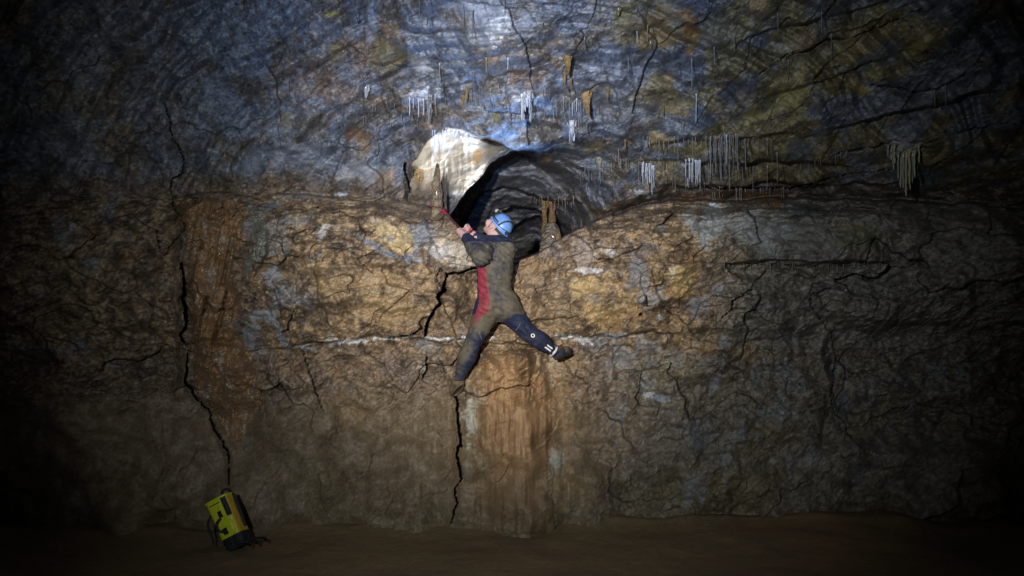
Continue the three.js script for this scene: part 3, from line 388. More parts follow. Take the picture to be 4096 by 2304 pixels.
// ------------------------------------------------------------------ stalagmites, columns
function turned(profile, seg, wob, seedN, cfun) {     // a lathe with uneven skin; profile [[r, y], ...]
  const pts = []; for (let k = 0; k + 1 < profile.length; k++) { const [r0, y0] = profile[k], [r1, y1] = profile[k + 1], n = Math.max(2, Math.ceil(Math.abs(y1 - y0) / .008)); for (let s = 0; s < n; s++) pts.push(new THREE.Vector2(mix(r0, r1, s / n), mix(y0, y1, s / n))); } pts.push(new THREE.Vector2(...profile[profile.length - 1]));
  const g = new THREE.LatheGeometry(pts, seg), p = g.attributes.position, col = new Float32Array(p.count * 3), uv = g.attributes.uv;
  for (let i = 0; i < p.count; i++) {
    const x = p.getX(i), y = p.getY(i), z = p.getZ(i), k = 1 + wob * (noise(x * 18 + seedN, y * 9, z * 18) + .5 * noise(x * 45, y * 30 + seedN, z * 45));
    p.setXYZ(i, x * k + .02 * wob * noise(1, y * 6, seedN) * 2, y, z * k); uv.setXY(i, Math.atan2(x, z) * .1, y / .9);
    const c = cfun(x, y, z); col.set(c, i * 3);
  }
  g.setAttribute('color', new THREE.BufferAttribute(col, 3)); g.computeVertexNormals(); return g;
}
const stalColor = (a, b, f = 26) => (x, y, z) => { const n = fbm(x * 12, y * f, z * 12, 3), t = ss(-.2, .25, n), g = 1 + .25 * noise(x * 90, y * 90, z * 90); return [mix(a[0], b[0], t) * g, mix(a[1], b[1], t) * g, mix(a[2], b[2], t) * g]; };
function post(name, X, Yb, Yt, w, d, prof, label, cat, cA, cB) {      // stands at bearing X with its foot at Yb
  const s = d / F, h = (Yb - Yt) * s, r = w * .5 * s, o = shade(new THREE.Mesh(turned(prof.map(([a, b]) => [a * r, b * h]), 28, .2, X, stalColor(cA, cB)), M.wet));
  o.name = numbered(name); o.position.copy(at(X, Yb, d)); scene.add(o); return tag(o, label, cat);
}
const stalD = depthAt(1748, 838) - .12;
const stalagmite = post('stalagmite', 1748, 850, 652, 44, stalD, [[1.25, -.12], [1.1, 0], [1.0, .2], [.9, .3], [.98, .42], [.84, .5], [.9, .56], [.72, .66], [.66, .72], [.6, .8], [.42, .9], [.3, .96], [.16, .99], [0.001, 1]], 'ringed brown stalagmite with the red rope tied round its foot', 'stalagmite', [.2, .14, .09], [.36, .27, .17]);
post('stalagmite', 1773, 830, 705, 26, stalD + .16, [[1.3, -.12], [1.1, 0], [1, .4], [.8, .7], [.5, .9], [.2, .98], [0.001, 1]], 'short dark stalagmite stub just behind the ringed stalagmite', 'stalagmite', [.1, .08, .06], [.14, .11, .08]);
const colD = depthAt(2192, 802) - .04; console.log('columns', colD);
post('cave_column', 2178, 995, 796, 22, colD, [[1.8, -.02], [1.3, .05], [.95, .2], [1.05, .35], [.8, .5], [.9, .62], [.78, .72], [1.1, .86], [1.5, .95], [2.1, 1.02], [2.6, 1.12]], 'slim ochre dripstone column nearest the climber in the tunnel mouth', 'column', [.34, .2, .08], [.46, .3, .13]);
post('cave_column', 2208, 930, 796, 27, colD + .08, [[1.9, -.1], [1.4, 0], [1, .2], [1.12, .4], [.85, .6], [1.0, .74], [1.3, .88], [1.7, .97], [2.4, 1.12]], 'stout ochre dripstone column standing on a mound in the tunnel mouth', 'column', [.32, .19, .08], [.42, .26, .11]);
post('stalagmite', 2205, 1010, 890, 84, Math.min(colD, 7.6), [[1.5, -.2], [1.25, 0], [1.05, .3], [.95, .55], [.7, .8], [.5, .95], [.2, 1.0], [0.001, 1.01]], 'squat wet mound of dripstone under the stout column', 'dripstone', [.16, .13, .1], [.3, .24, .17]);
post('stalagmite', 2232, 972, 912, 26, 7.25, [[1.5, -.1], [1.1, 0], [1, .3], [.8, .65], [.5, .88], [.2, .98], [0.001, 1]], 'small brown stalagmite in front of the dripstone mound', 'stalagmite', [.26, .17, .09], [.34, .23, .13]);
post('stalagmite', 2326, 906, 878, 10, 7.3, [[1.3, -.2], [1, 0], [.7, .6], [.2, .97], [0.001, 1]], 'tiny stalagmite at the right end of the tunnel mouth', 'stalagmite', [.25, .2, .12], [.3, .24, .15]);

// ------------------------------------------------------------------ stalactites and straws
const strawGeo = [];
for (let v = 0; v < 6; v++) {
  const prof = []; for (let k = 0; k <= 9; k++) { const t = k / 9; prof.push(new THREE.Vector2(Math.max(.001, k === 9 ? .25 : 1 - .3 * t + (t < .12 ? (.12 - t) * 9 : 0) + .12 * Math.sin(k * 2.1 + v * 1.7)), -t)); } prof.push(new THREE.Vector2(.001, -1.004));
  prof.unshift(new THREE.Vector2(2.6, .03));
  const g = new THREE.LatheGeometry(prof.reverse(), 7), p = g.attributes.position;
  for (let i = 0; i < p.count; i++) { const y = p.getY(i); p.setX(i, p.getX(i) + .55 * (noise(v * 3.1, y * 3, 1) - noise(v * 3.1, 0, 1))); p.setZ(i, p.getZ(i) + .55 * (noise(v * 7.1, y * 3, 4) - noise(v * 7.1, 0, 4))); }
  g.computeVertexNormals(); strawGeo.push(g);
}
const strawMat = { grey: new THREE.MeshPhysicalMaterial({ color: new THREE.Color().setRGB(.2, .205, .22), roughness: .45, clearcoat: .5, clearcoatRoughness: .2 }), tan: new THREE.MeshPhysicalMaterial({ color: new THREE.Color().setRGB(.24, .19, .125), roughness: .5, clearcoat: .5, clearcoatRoughness: .25 }), white: new THREE.MeshPhysicalMaterial({ color: new THREE.Color().setRGB(.5, .55, .66), roughness: .4, clearcoat: .5, clearcoatRoughness: .2 }), dark: new THREE.MeshPhysicalMaterial({ color: new THREE.Color().setRGB(.13, .115, .1), roughness: .5, clearcoat: .5, clearcoatRoughness: .25 }), ochre: new THREE.MeshPhysicalMaterial({ color: new THREE.Color().setRGB(.42, .26, .1), roughness: .45, clearcoat: .5, clearcoatRoughness: .25 }), olive: new THREE.MeshPhysicalMaterial({ color: new THREE.Color().setRGB(.33, .31, .17), roughness: .5, clearcoat: .4, clearcoatRoughness: .25 }) };
let straws = 0;
function straw(X, Y, len, w, mat, label, group, out = .03) {
  const d = depthAt(X, Y) - out, s = d / F, m = shade(new THREE.Mesh(strawGeo[Math.floor(rnd() * 6)], strawMat[mat]));
  m.position.copy(at(X, Y, d)); m.position.y += .02; m.position.z -= .02; const tw = w * (.22 + .26 * rnd() * rnd()) * s; m.scale.set(tw, len * s * .92 + .02, tw); m.rotation.y = rr(0, 6.28); m.rotation.z = rr(-.03, .03);
  m.name = numbered('soda_straw'); scene.add(m); tag(m, label, 'soda straw', group); straws++; return m;
}
function row(n, pts, [l0, l1], [w0, w1], mats, label, group, dy = 12, pw = 1.6, out) {
  for (let k = 0; k < n; k++) { const x = mix(pts[0][0], pts[pts.length - 1][0], (k + rr(.1, .9)) / n); straw(x, lin(pts, x) + rr(-dy, dy), mix(l0, l1, Math.pow(rnd(), pw)), rr(w0, w1), mats[Math.floor(rnd() * mats.length)], label, group, out); }
}
row(30, [[2560, 556], [2760, 560], [2840, 552], [2950, 552], [3100, 562]], [16, 130], [5, 7], ['grey', 'tan', 'grey', 'dark'], 'thin soda straw in the upper row right of the tunnel', 'upper row of straws right of the tunnel', 10, 1.8);
row(11, [[2842, 556], [2960, 552]], [90, 190], [6, 8], ['grey', 'grey', 'white'], 'long pale soda straw in the dense comb above the ledge', 'dense comb of long straws', 14, .8);
row(36, [[2480, 640], [2600, 655], [2760, 660], [2900, 655], [3080, 668]], [20, 125], [5, 7], ['grey', 'tan', 'dark', 'grey'], 'thin soda straw in the middle row above the ledge', 'middle row of straws above the right-hand ledge', 14, 1.4);
row(11, [[2566, 652], [2618, 664]], [30, 120], [6, 9], ['white'], 'white straw in the left white clump above the ledge', 'left white clump of straws', 10, .8);
row(12, [[2745, 652], [2806, 652]], [30, 105], [6, 9], ['white'], 'white straw in the right white clump above the ledge', 'right white clump of straws', 10, .8);
row(26, [[2800, 746], [2900, 756], [3050, 756], [3160, 752]], [14, 80], [5, 7], ['grey', 'tan', 'dark'], 'short soda straw along the dark slit above the ledge', 'straws along the slit above the right-hand ledge', 6, 1.5);
row(34, [[1420, 430], [1560, 448], [1720, 440], [1850, 400], [1960, 380], [2060, 340]], [14, 62], [4, 6.5], ['grey', 'tan', 'dark', 'grey'], 'short soda straw scattered over the roof above the pale alcove', 'straws over the pale alcove', 46, 1.7);
row(34, [[1900, 440], [2080, 420], [2220, 400], [2420, 480]], [14, 70], [4, 6.5], ['grey', 'tan', 'dark', 'grey'], 'short soda straw scattered over the roof above the tunnel', 'straws over the tunnel', 60, 1.7);
row(9, [[1630, 395], [1745, 395]], [30, 90], [6, 9], ['white', 'grey'], 'bluish white straw under the calcite patch above the alcove', 'straws under the calcite patch over the alcove', 10, 1);
row(9, [[2085, 395], [2128, 400]], [26, 100], [6, 9], ['white'], 'bluish white straw in the clump straight above the tunnel', 'white clump over the tunnel', 10, .9);
row(8, [[2255, 385], [2330, 430]], [40, 110], [5, 7], ['grey', 'white'], 'long grey straw beside the orange tooth stalactite', 'straws beside the tooth-shaped stalactite', 14, 1);
row(7, [[2276, 505], [2300, 510]], [30, 80], [6, 9], ['white', 'grey'], 'pale straw in the small clump over the tunnel', 'small clump right of the boss', 6, 1);
row(16, [[2320, 690], [2400, 665], [2480, 620]], [16, 70], [5, 6.5], ['grey', 'dark', 'tan'], 'straw on the streaked slope beside the white clumps', 'straws on the streaked slope', 24, 1.5);
row(9, [[3180, 660], [3400, 620]], [10, 44], [5, 6], ['grey', 'tan'], 'short straw left of the far right hanging cluster', 'straws left of the far cluster', 14, 1.2);
row(18, [[2888, 1052], [3100, 1060], [3290, 1064], [3540, 1060]], [8, 40], [4, 6], ['grey', 'tan', 'dark'], 'tiny stalactite on the lower edge of the grey slab', 'fringe under the grey slab', 4, 1.6, .1);
for (const [X, Y, L, m] of [[1675, -20, 130, 'dark'], [1852, 20, 96, 'grey'], [1890, 50, 100, 'dark'], [2018, -20, 80, 'dark'], [1152, 320, 60, 'grey'], [1758, 262, 68, 'grey'], [1945, 240, 52, 'tan'], [1893, 300, 130, 'dark'], [2032, 240, 40, 'white'], [2170, 100, 40, 'dark'], [2340, 160, 40, 'dark'], [2550, 130, 40, 'white'], [2592, 110, 56, 'tan'], [2515, 236, 56, 'grey'], [2770, 245, 110, 'grey'], [2788, 385, 110, 'white'], [2940, 150, 60, 'grey'], [2860, 195, 60, 'grey'], [3330, 148, 100, 'grey'], [3292, 56, 76, 'grey'], [3116, 60, 66, 'grey'], [3158, 250, 90, 'tan'], [3112, 620, 120, 'grey'], [3790, 350, 80, 'grey'], [3745, 370, 60, 'tan'], [2735, 495, 30, 'tan']])
  straw(X, Y, L, 6.5, m, 'lone long straw on the open roof away from clusters', 'lone straws on the open roof', .05);
row(14, [[1724, 532], [1790, 528], [1900, 560]], [50, 150], [5, 7.5], ['white'], 'white straw hanging in the brightly lit alcove', 'white straws in the lit alcove', 10, 1.1, .02);
row(14, [[2130, 800], [2200, 796], [2300, 800]], [14, 60], [5, 7], ['tan', 'dark', 'tan'], 'thin brown straw in the fringe around the dripstone columns', 'fringe around the dripstone columns', 10, 1.2, .05);
console.log('straws', straws);

const ordinal = (n) => n + (n % 100 > 10 && n % 100 < 14 ? 'th' : ['th', 'st', 'nd', 'rd'][n % 10] || 'th');
function countOff() {          // alike neighbours are told apart by their place in their row
  const rows = new Map(); for (const o of scene.children) if (/^(soda_straw|stalactite)/.test(o.name) && o.userData.group) { if (!rows.has(o.userData.group)) rows.set(o.userData.group, []); rows.get(o.userData.group).push(o); }
  for (const r of rows.values()) { r.sort((a, b) => a.position.x / a.position.z - b.position.x / b.position.z).reverse(); r.forEach((o, k) => { o.userData.label += ', ' + ordinal(k + 1) + ' from the left'; }); }
}
function spike(X, Y, len, w, col, label, bend = 0, fat = 0) {      // a carrot or tooth shaped stalactite
  const d = depthAt(X, Y) - .01, s = d / F, L = len * s, r = w * .5 * s;
  const g = turned([[r * (1.1 + fat), .09], [r * (1.2 + fat * .8), .02], [r * (1.1 + fat * .35), -L * .1], [r * 1.0, -L * .22], [r * .8, -L * .45], [r * .55, -L * .7], [r * .3, -L * .92], [.001, -L]].reverse(), 12, .14, X * .7, stalColor(col.map((c) => c * .75), col.map((c) => c * 1.15)));
  const p = g.attributes.position; for (let i = 0; i < p.count; i++) { const t = -p.getY(i) / L; p.setX(i, p.getX(i) + bend * s * t * t); } g.computeVertexNormals();
  const m = shade(new THREE.Mesh(g, M.wet)); m.position.copy(at(X, Y, d)); m.name = numbered('stalactite'); scene.add(m); return tag(m, label, 'stalactite');
}
const OR = [.42, .27, .11], OL = [.36, .31, .14], PALE = [.6, .62, .66];
spike(2345, 378, 92, 30, OR, 'orange tooth-shaped stalactite hanging right above the tunnel', 10, .9);
spike(2258, 290, 78, 13, OR, 'wavy orange stalactite, left prong of the forked pair on the roof', 4, .5);
spike(2282, 290, 76, 13, OR, 'wavy orange stalactite, right prong of the forked pair on the roof', 2, .5);
spike(2270, 225, 80, 30, [.33, .22, .08], 'brown stained boss from which the forked pair of stalactites grows', 0, .6);
spike(1866, 362, 52, 14, OR, 'small orange stalactite, upper of two above the pale alcove', 2, .2);
spike(1850, 388, 54, 13, OR, 'curved orange stalactite, lower of two above the pale alcove', -6, .4);
spike(2430, 352, 58, 13, OR, 'slim orange stalactite right of the tooth-shaped one', 0, .3);
spike(2602, 168, 28, 15, OL, 'stubby olive stalactite below the brown stain high on the roof', 0, .6);
spike(2652, 420, 46, 10, OL, 'thin olive stalactite on the dark roof left of the long comb', 0, .3);
spike(1985, 480, 38, 13, OL, 'small yellowish stalactite just right of the lit alcove', -5, .8);
spike(2288, 500, 50, 26, PALE, 'pale bluish calcite tongue hanging in the small clump over the tunnel', 0, .6);
spike(1716, 418, 72, 12, PALE, 'white calcite stalactite in the middle of the patch above the alcove', -2, .4);
spike(2092, 404, 86, 15, PALE, 'thick bluish white stalactite straight above the tunnel', -1, .3);
spike(1465, 360, 34, 20, PALE, 'white calcite tongue on the dark roof left of the alcove', 0, .8);
spike(1674, 716, 46, 22, OR, 'orange dripping stalactite at the lower left of the lit alcove', -4, .9);
spike(2500, 560, 40, 10, OR, 'thin tan stalactite on the streaked slope left of the long comb', 0, .3);
spike(1825, 838, 26, 9, OL, 'tiny yellow stalactite under the boss beside the dark slot', 0, .3);
spike(2398, 655, 26, 16, [.4, .42, .3], 'small greenish tooth on the streaked slope right of the tunnel', 0, .6);
spike(2474, 34, 30, 20, OL, 'small ochre tooth at the foot of the pale vein on the roof', 0, .6);
{ // the hanging cluster in the gloom on the far right
  const D0 = depthAt(3610, 600) - .1; let k = 0;
  for (let X = 3552; X < 3682; X += 6.5) {
    const t = (X - 3552) / 130, L = 40 + 130 * Math.exp(-(((t - .55) / .33) ** 2)) * rr(.75, 1.05), d = D0 + rr(-.1, .06), s = d / F, w = rr(8, 12) * .5 * s;
    const m = shade(new THREE.Mesh(strawGeo[k % 6], strawMat[k % 3 ? 'olive' : 'grey'])); m.position.copy(at(X + rr(-2, 2), 590 + rr(-12, 22), d)); m.scale.set(w, L * s, w); m.name = numbered('stalactite'); scene.add(m); k++;
    tag(m, 'olive grey stalactite in the hanging cluster at far right', 'stalactite', 'hanging cluster at the far right');
  }
  const g = turned([[.03, .2], [.11, .13], [.14, .07], [.15, .02], [.12, -.04], [.06, -.09], [.001, -.11]].reverse(), 40, .34, 5, stalColor([.16, .17, .18], [.3, .32, .34])); g.scale(1, .75, .7);
  const m = shade(new THREE.Mesh(g, M.clay)); m.position.copy(at(3617, 596, D0 + .06)); m.name = numbered('calcite_boss'); scene.add(m); tag(m, 'pale calcite boss from which the far right cluster hangs', 'dripstone');
}

countOff();
// ------------------------------------------------------------------ meshing of smooth bodies: a distance field meshed by surface nets
function isoMesh(f, lo, hi, cell) {
  const n = [0, 1, 2].map((k) => Math.ceil((hi[k] - lo[k]) / cell) + 1), val = new Float32Array(n[0] * n[1] * n[2]);
  for (let k = 0, q = 0; k < n[2]; k++) for (let j = 0; j < n[1]; j++) for (let i = 0; i < n[0]; i++, q++) val[q] = f(lo[0] + i * cell, lo[1] + j * cell, lo[2] + k * cell);
  const pos = [], idx = [], map = new Int32Array(val.length).fill(-1), sx = 1, sy = n[0], sz = n[0] * n[1];
  for (let k = 0; k < n[2] - 1; k++) for (let j = 0; j < n[1] - 1; j++) for (let i = 0; i < n[0] - 1; i++) {
    const q = i + j * sy + k * sz; let m = 0; const c = [];
    for (let e = 0; e < 8; e++) { const v = val[q + (e & 1) * sx + ((e >> 1) & 1) * sy + ((e >> 2) & 1) * sz]; c.push(v); if (v < 0) m |= 1 << e; }
    if (m === 0 || m === 255) continue;
    let x = 0, y = 0, z = 0, cnt = 0;
    for (let a = 0; a < 8; a++) for (const bit of [1, 2, 4]) { const b = a | bit; if (b === a) continue; if ((c[a] < 0) !== (c[b] < 0)) { const t = c[a] / (c[a] - c[b]); x += (a & 1) + (bit === 1 ? t : 0); y += ((a >> 1) & 1) + (bit === 2 ? t : 0); z += ((a >> 2) & 1) + (bit === 4 ? t : 0); cnt++; } }
    map[q] = pos.length / 3; pos.push(lo[0] + (i + x / cnt) * cell, lo[1] + (j + y / cnt) * cell, lo[2] + (k + z / cnt) * cell);
  }
  for (let k = 1; k < n[2] - 1; k++) for (let j = 1; j < n[1] - 1; j++) for (let i = 1; i < n[0] - 1; i++) {
    const q = i + j * sy + k * sz, s = val[q] < 0;
    for (const [st, u, v] of [[sx, sy, sz], [sy, sz, sx], [sz, sx, sy]]) { if ((val[q + st] < 0) === s) continue; const a = map[q], b = map[q - u], c = map[q - u - v], d = map[q - v]; if (s) idx.push(a, b, c, a, c, d); else idx.push(a, c, b, a, d, c); }
  }
  const g = new THREE.BufferGeometry(); g.setAttribute('position', new THREE.Float32BufferAttribute(pos, 3)); g.setIndex(idx); g.computeVertexNormals(); return g;
}
const smin = (a, b, k) => { const h = clamp(.5 + .5 * (b - a) / k); return mix(b, a, h) - k * h * (1 - h); };
/* tapered limb */ const bone = (a, b, ra, rb) => { const ex = b.x - a.x, ey = b.y - a.y, ez = b.z - a.z, L2 = ex * ex + ey * ey + ez * ez; return (x, y, z) => { const t = clamp(((x - a.x) * ex + (y - a.y) * ey + (z - a.z) * ez) / L2), dx = x - a.x - t * ex, dy = y - a.y - t * ey, dz = z - a.z - t * ez; return Math.sqrt(dx * dx + dy * dy + dz * dz) - mix(ra, rb, t); }; };
const egg = (c, r, ax) => (x, y, z) => { let dx = x - c.x, dy = y - c.y, dz = z - c.z; if (ax) { const q = ax; [dx, dy, dz] = [dx * q[0].x + dy * q[0].y + dz * q[0].z, dx * q[1].x + dy * q[1].y + dz * q[1].z, dx * q[2].x + dy * q[2].y + dz * q[2].z]; } const k = Math.sqrt((dx / r[0]) ** 2 + (dy / r[1]) ** 2 + (dz / r[2]) ** 2); return (k - 1) * Math.min(r[0], r[1], r[2]); };
function paint(g, f, uvs = .25) { const p = g.attributes.position, nn = g.attributes.normal, col = new Float32Array(p.count * 3), uv = new Float32Array(p.count * 2); for (let i = 0; i < p.count; i++) { const x = p.getX(i), y = p.getY(i), z = p.getZ(i); col.set(f(x, y, z, nn.getX(i), nn.getY(i), nn.getZ(i)), i * 3); uv[i * 2] = (x + z * .7) / uvs; uv[i * 2 + 1] = y / uvs; } g.setAttribute('color', new THREE.BufferAttribute(col, 3)); g.setAttribute('uv', new THREE.BufferAttribute(uv, 2)); return g; }

// ------------------------------------------------------------------ the caver
const J = {
  pelvis: at(1992, 1212, 6.1), hipL: at(1950, 1240, 6.1), hipR: at(2030, 1238, 6.1), kneeL: at(1893, 1368, 6.12), ankL: at(1836, 1508, 6.2), kneeR: at(2106, 1326, 6.12), ankR: at(2216, 1404, 6.2),
  waist: at(1976, 1140, 6.08), chest: at(1978, 1050, 6.04), neck: at(1992, 962, 6.06), shL: at(1950, 985, 6.02), shR: at(2026, 985, 6.06), elL: at(1922, 1026, 5.85), wrL: at(1868, 955, 6.09), elR: at(1985, 978, 6.36), wrR: at(1896, 944, 6.3),
};
const heel = { L: at(1840, 1535, 6.22), R: at(2232, 1424, 6.24) }, toe = { L: at(1818, 1570, Math.min(6.42, depthAt(1818, 1570) - .03)), R: at(2268, 1412, Math.min(6.42, depthAt(2268, 1412) - .03)) };
const person = thing('person', V(0, 0, 0), 'caver in a muddy navy and red wetsuit climbing the wall on a red rope', 'person');
const headC = at(1990, 908, 6.07);
const gaze = V(-.446, .744, -.496).normalize(), crown = V(.73, .63, .28).addScaledVector(gaze, -V(.73, .63, .28).dot(gaze)).normalize(), ear = crown.clone().cross(gaze).normalize();
const H = (e, c, g) => headC.clone().addScaledVector(ear, e).addScaledVector(crown, c).addScaledVector(gaze, g);
const handAt = { L: at(1860, 934, 6.2), R: at(1873, 922, 6.3) };
{
  const J2 = J, B = [];
  const add = (a, b, ra, rb, k = .05) => B.push([bone(a, b, ra, rb), k]);
  B.push([egg(J2.pelvis, [.168, .15, .128]), .05]);
  B.push([egg(at(1958, 1226, 6.06), [.095, .105, .11]), .045]); B.push([egg(at(2028, 1222, 6.06), [.095, .105, .11]), .045]);
  B.push([egg(J2.waist, [.142, .2, .108]), .06]);
  B.push([egg(J2.chest, [.158, .2, .122]), .07]);
  B.push([egg(at(1990, 1000, 6.04), [.16, .1, .105]), .06]);
  add(at(1988, 990, 6.05), J2.neck, .075, .062); add(J2.neck, H(0, -.06, -.02), .062, .056, .02);
  add(J2.hipL, J2.kneeL, .116, .076); add(J2.kneeL, at(1868, 1430, 6.12), .072, .076, .02); add(at(1868, 1430, 6.12), J2.ankL, .076, .05, .03);
  add(J2.hipR, J2.kneeR, .114, .076); add(J2.kneeR, at(2152, 1358, 6.13), .07, .074, .02); add(at(2152, 1358, 6.13), J2.ankR, .074, .048, .03);
  add(J2.shL, J2.elL, .094, .078, .014); add(J2.elL, at(1896, 990, 5.97), .078, .07, .03); add(at(1896, 990, 5.99), J2.wrL, .07, .05, .03);
  add(J2.shR, J2.elR, .076, .06, .05); add(J2.elR, J2.wrR, .058, .04, .03); B.push([egg(at(2030, 992, 5.99), [.068, .08, .07]), .02]);
  add(J2.wrL, handAt.L, .034, .03, .02); add(J2.wrR, handAt.R, .034, .03, .02);
  const near = (p, r) => (x, y, z) => Math.exp(-((x - p.x) ** 2 + (y - p.y) ** 2 + (z - p.z) ** 2) / (r * r));
  const bunch = [near(J.waist, .12), near(J.kneeL, .1), near(J.kneeR, .1), near(J.elL, .11), near(J.shR, .1), near(at(1960, 1225, 6), .1), near(at(1985, 1010, 5.95), .11), near(J.ankL, .07), near(J.ankR, .07)];
  const fold = (x, y, z) => { let k = .25; for (const b of bunch) k += b(x, y, z); k = Math.min(k, 1.15); const w = noise(x * 7, y * 7, z * 7) * 4; return k * (.0062 * Math.sin(y * 95 + x * 55 + w) * (.45 + 1.1 * Math.abs(noise(x * 11, y * 6, z * 11))) + .006 * (1 - 3 * Math.abs(noise(x * 17 + y * 9, y * 21, z * 17)))) + .007 * noise(x * 11, y * 7, z * 11); };
  const f = (x, y, z) => { let d = 9; for (const [fn, k] of B) { const q = fn(x, y, z); if (q < d + .12) d = smin(d, q, k); } return d < .06 ? d + fold(x, y, z) : d; };
  const xs = Object.values(J).concat(Object.values(handAt), [headC]), lo = [0, 1, 2].map((k) => Math.min(...xs.map((v) => v.getComponent(k))) - .22), hi = [0, 1, 2].map((k) => Math.max(...xs.map((v) => v.getComponent(k))) + .22);
  const body = isoMesh(f, lo, hi, .007);
  // two gripping hands, five fingers each, closed on the rope
  const handGeo = (c, axis, wrist) => {
    const w = wrist.clone().sub(c); w.addScaledVector(axis, -w.dot(axis)).normalize(); const s = axis.clone().cross(w).normalize(), L = [];
    L.push([egg(c.clone().addScaledVector(w, .03), [.046, .02, .04], [axis, s, w]), .012]); L.push([bone(c.clone().addScaledVector(w, .05), wrist.clone(), .026, .03), .02]);
    for (let k = 0; k < 4; k++) { const o = c.clone().addScaledVector(axis, (k - 1.5) * .021), len = [.9, 1.05, 1, .82][k]; let prev = o.clone().addScaledVector(w, .012).addScaledVector(s, .018); for (let q = 1; q <= 3; q++) { const a = q * 1.05 * len, nx = o.clone().addScaledVector(w, .014 - .03 * Math.sin(a) * 1.1).addScaledVector(s, .02 * Math.cos(a)); L.push([bone(prev, nx, .0098 - q * .0006, .0092 - q * .0006), .004]); prev = nx; } }
    { const b = c.clone().addScaledVector(axis, .03).addScaledVector(w, .034).addScaledVector(s, -.012), m = c.clone().addScaledVector(axis, .05).addScaledVector(w, .004).addScaledVector(s, -.024), t = c.clone().addScaledVector(axis, .034).addScaledVector(w, -.02).addScaledVector(s, -.016); L.push([bone(b, m, .013, .011), .006]); L.push([bone(m, t, .0105, .009), .004]); }
    const ff = (x, y, z) => { let d = 9; for (const [fn, k] of L) d = smin(d, fn(x, y, z), k); return d; };
    return isoMesh(ff, [c.x - .11, c.y - .11, c.z - .11], [c.x + .11, c.y + .11, c.z + .11], .0036).translate(-c.x, -c.y, -c.z).scale(1.2, 1.2, 1.2).translate(c.x, c.y, c.z);
  };
  const ropeDir = at(1762, 826, stalD + .02).sub(handAt.L).normalize();
  const hands = [handGeo(handAt.L, ropeDir, J.wrL), handGeo(handAt.R, ropeDir, J.wrR)];
  // the head: skull, jaw, nose, brow, lips, ears
  const Hd = [[egg(H(0, .02, -.01), [.078, .1, .098], [ear, crown, gaze]), .02], [egg(H(0, -.055, .035), [.056, .06, .056], [ear, crown, gaze]), .03], [bone(H(0, .005, .09), H(0, -.03, .112), .011, .015), .012], [egg(H(0, .03, .083), [.055, .012, .014], [ear, crown, gaze]), .012], [egg(H(0, -.068, .086), [.024, .008, .012], [ear, crown, gaze]), .008], [egg(H(0, -.1, .07), [.026, .018, .022], [ear, crown, gaze]), .02], [bone(H(0, -.05, -.02), J.neck, .058, .06), .03]];
  for (const s of [-1, 1]) { Hd.push([egg(H(s * .079, -.012, -.012), [.012, .033, .022], [ear, crown, gaze]), .006]); Hd.push([egg(H(s * .034, .008, .082), [.013, .009, .012], [ear, crown, gaze]), .004]); Hd.push([egg(H(s * .052, -.03, .06), [.026, .03, .03], [ear, crown, gaze]), .02]); }
  const hf = (x, y, z) => { let d = 9; for (const [fn, k] of Hd) d = smin(d, fn(x, y, z), k); for (const s of [-1, 1]) { const q = egg(H(s * .09, -.01, -.008), [.008, .018, .011], [ear, crown, gaze])(x, y, z); d = Math.max(d, -q); } return d; };
  const head = isoMesh(hf, [headC.x - .17, headC.y - .17, headC.z - .17], [headC.x + .17, headC.y + .17, headC.z + .17], .0055);
  const axis = [[J.pelvis.y - .12, J.pelvis.x - .015], [J.pelvis.y, J.pelvis.x], [J.waist.y, J.waist.x], [J.chest.y, J.chest.x + .005], [J.chest.y + .12, J.chest.x + .02]], half = [[J.pelvis.y - .12, .2], [J.pelvis.y, .172], [J.waist.y, .146], [J.chest.y, .16], [J.chest.y + .12, .165]];
  const skin = (x, y, z) => { const g = 1 + .3 * fbm(x * 30, y * 30, z * 30, 3); return [.6 * g, .37 * g, .33 * g]; };
  const tTo = (a, b, p) => { const e = b.clone().sub(a); return p.clone().sub(a).dot(e) / e.lengthSq(); };
  const suit = (x, y, z) => {
    const p = V(x, y, z), navy = [.012, .018, .055], mudc = [.125, .105, .066], red = [.28, .022, .05];
    let c = navy.slice(), n = fbm(x * 7, y * 7, z * 7, 4), n2 = fbm(x * 26, y * 26, z * 26, 3), m = .86;
    const dl = Math.min(bone(J.hipL, J.kneeL, .1, .07)(x, y, z), bone(J.kneeL, J.ankL, .07, .05)(x, y, z)), dr = Math.min(bone(J.hipR, J.kneeR, .1, .07)(x, y, z), bone(J.kneeR, J.ankR, .07, .05)(x, y, z)), da = Math.min(bone(J.shL, J.elL, .102, .092)(x, y, z), bone(J.elL, J.wrL, .088, .052)(x, y, z)), db = Math.min(bone(J.shR, J.elR, .08, .066)(x, y, z), bone(J.elR, J.wrR, .064, .045)(x, y, z));
    const low = y < J.pelvis.y - .1;
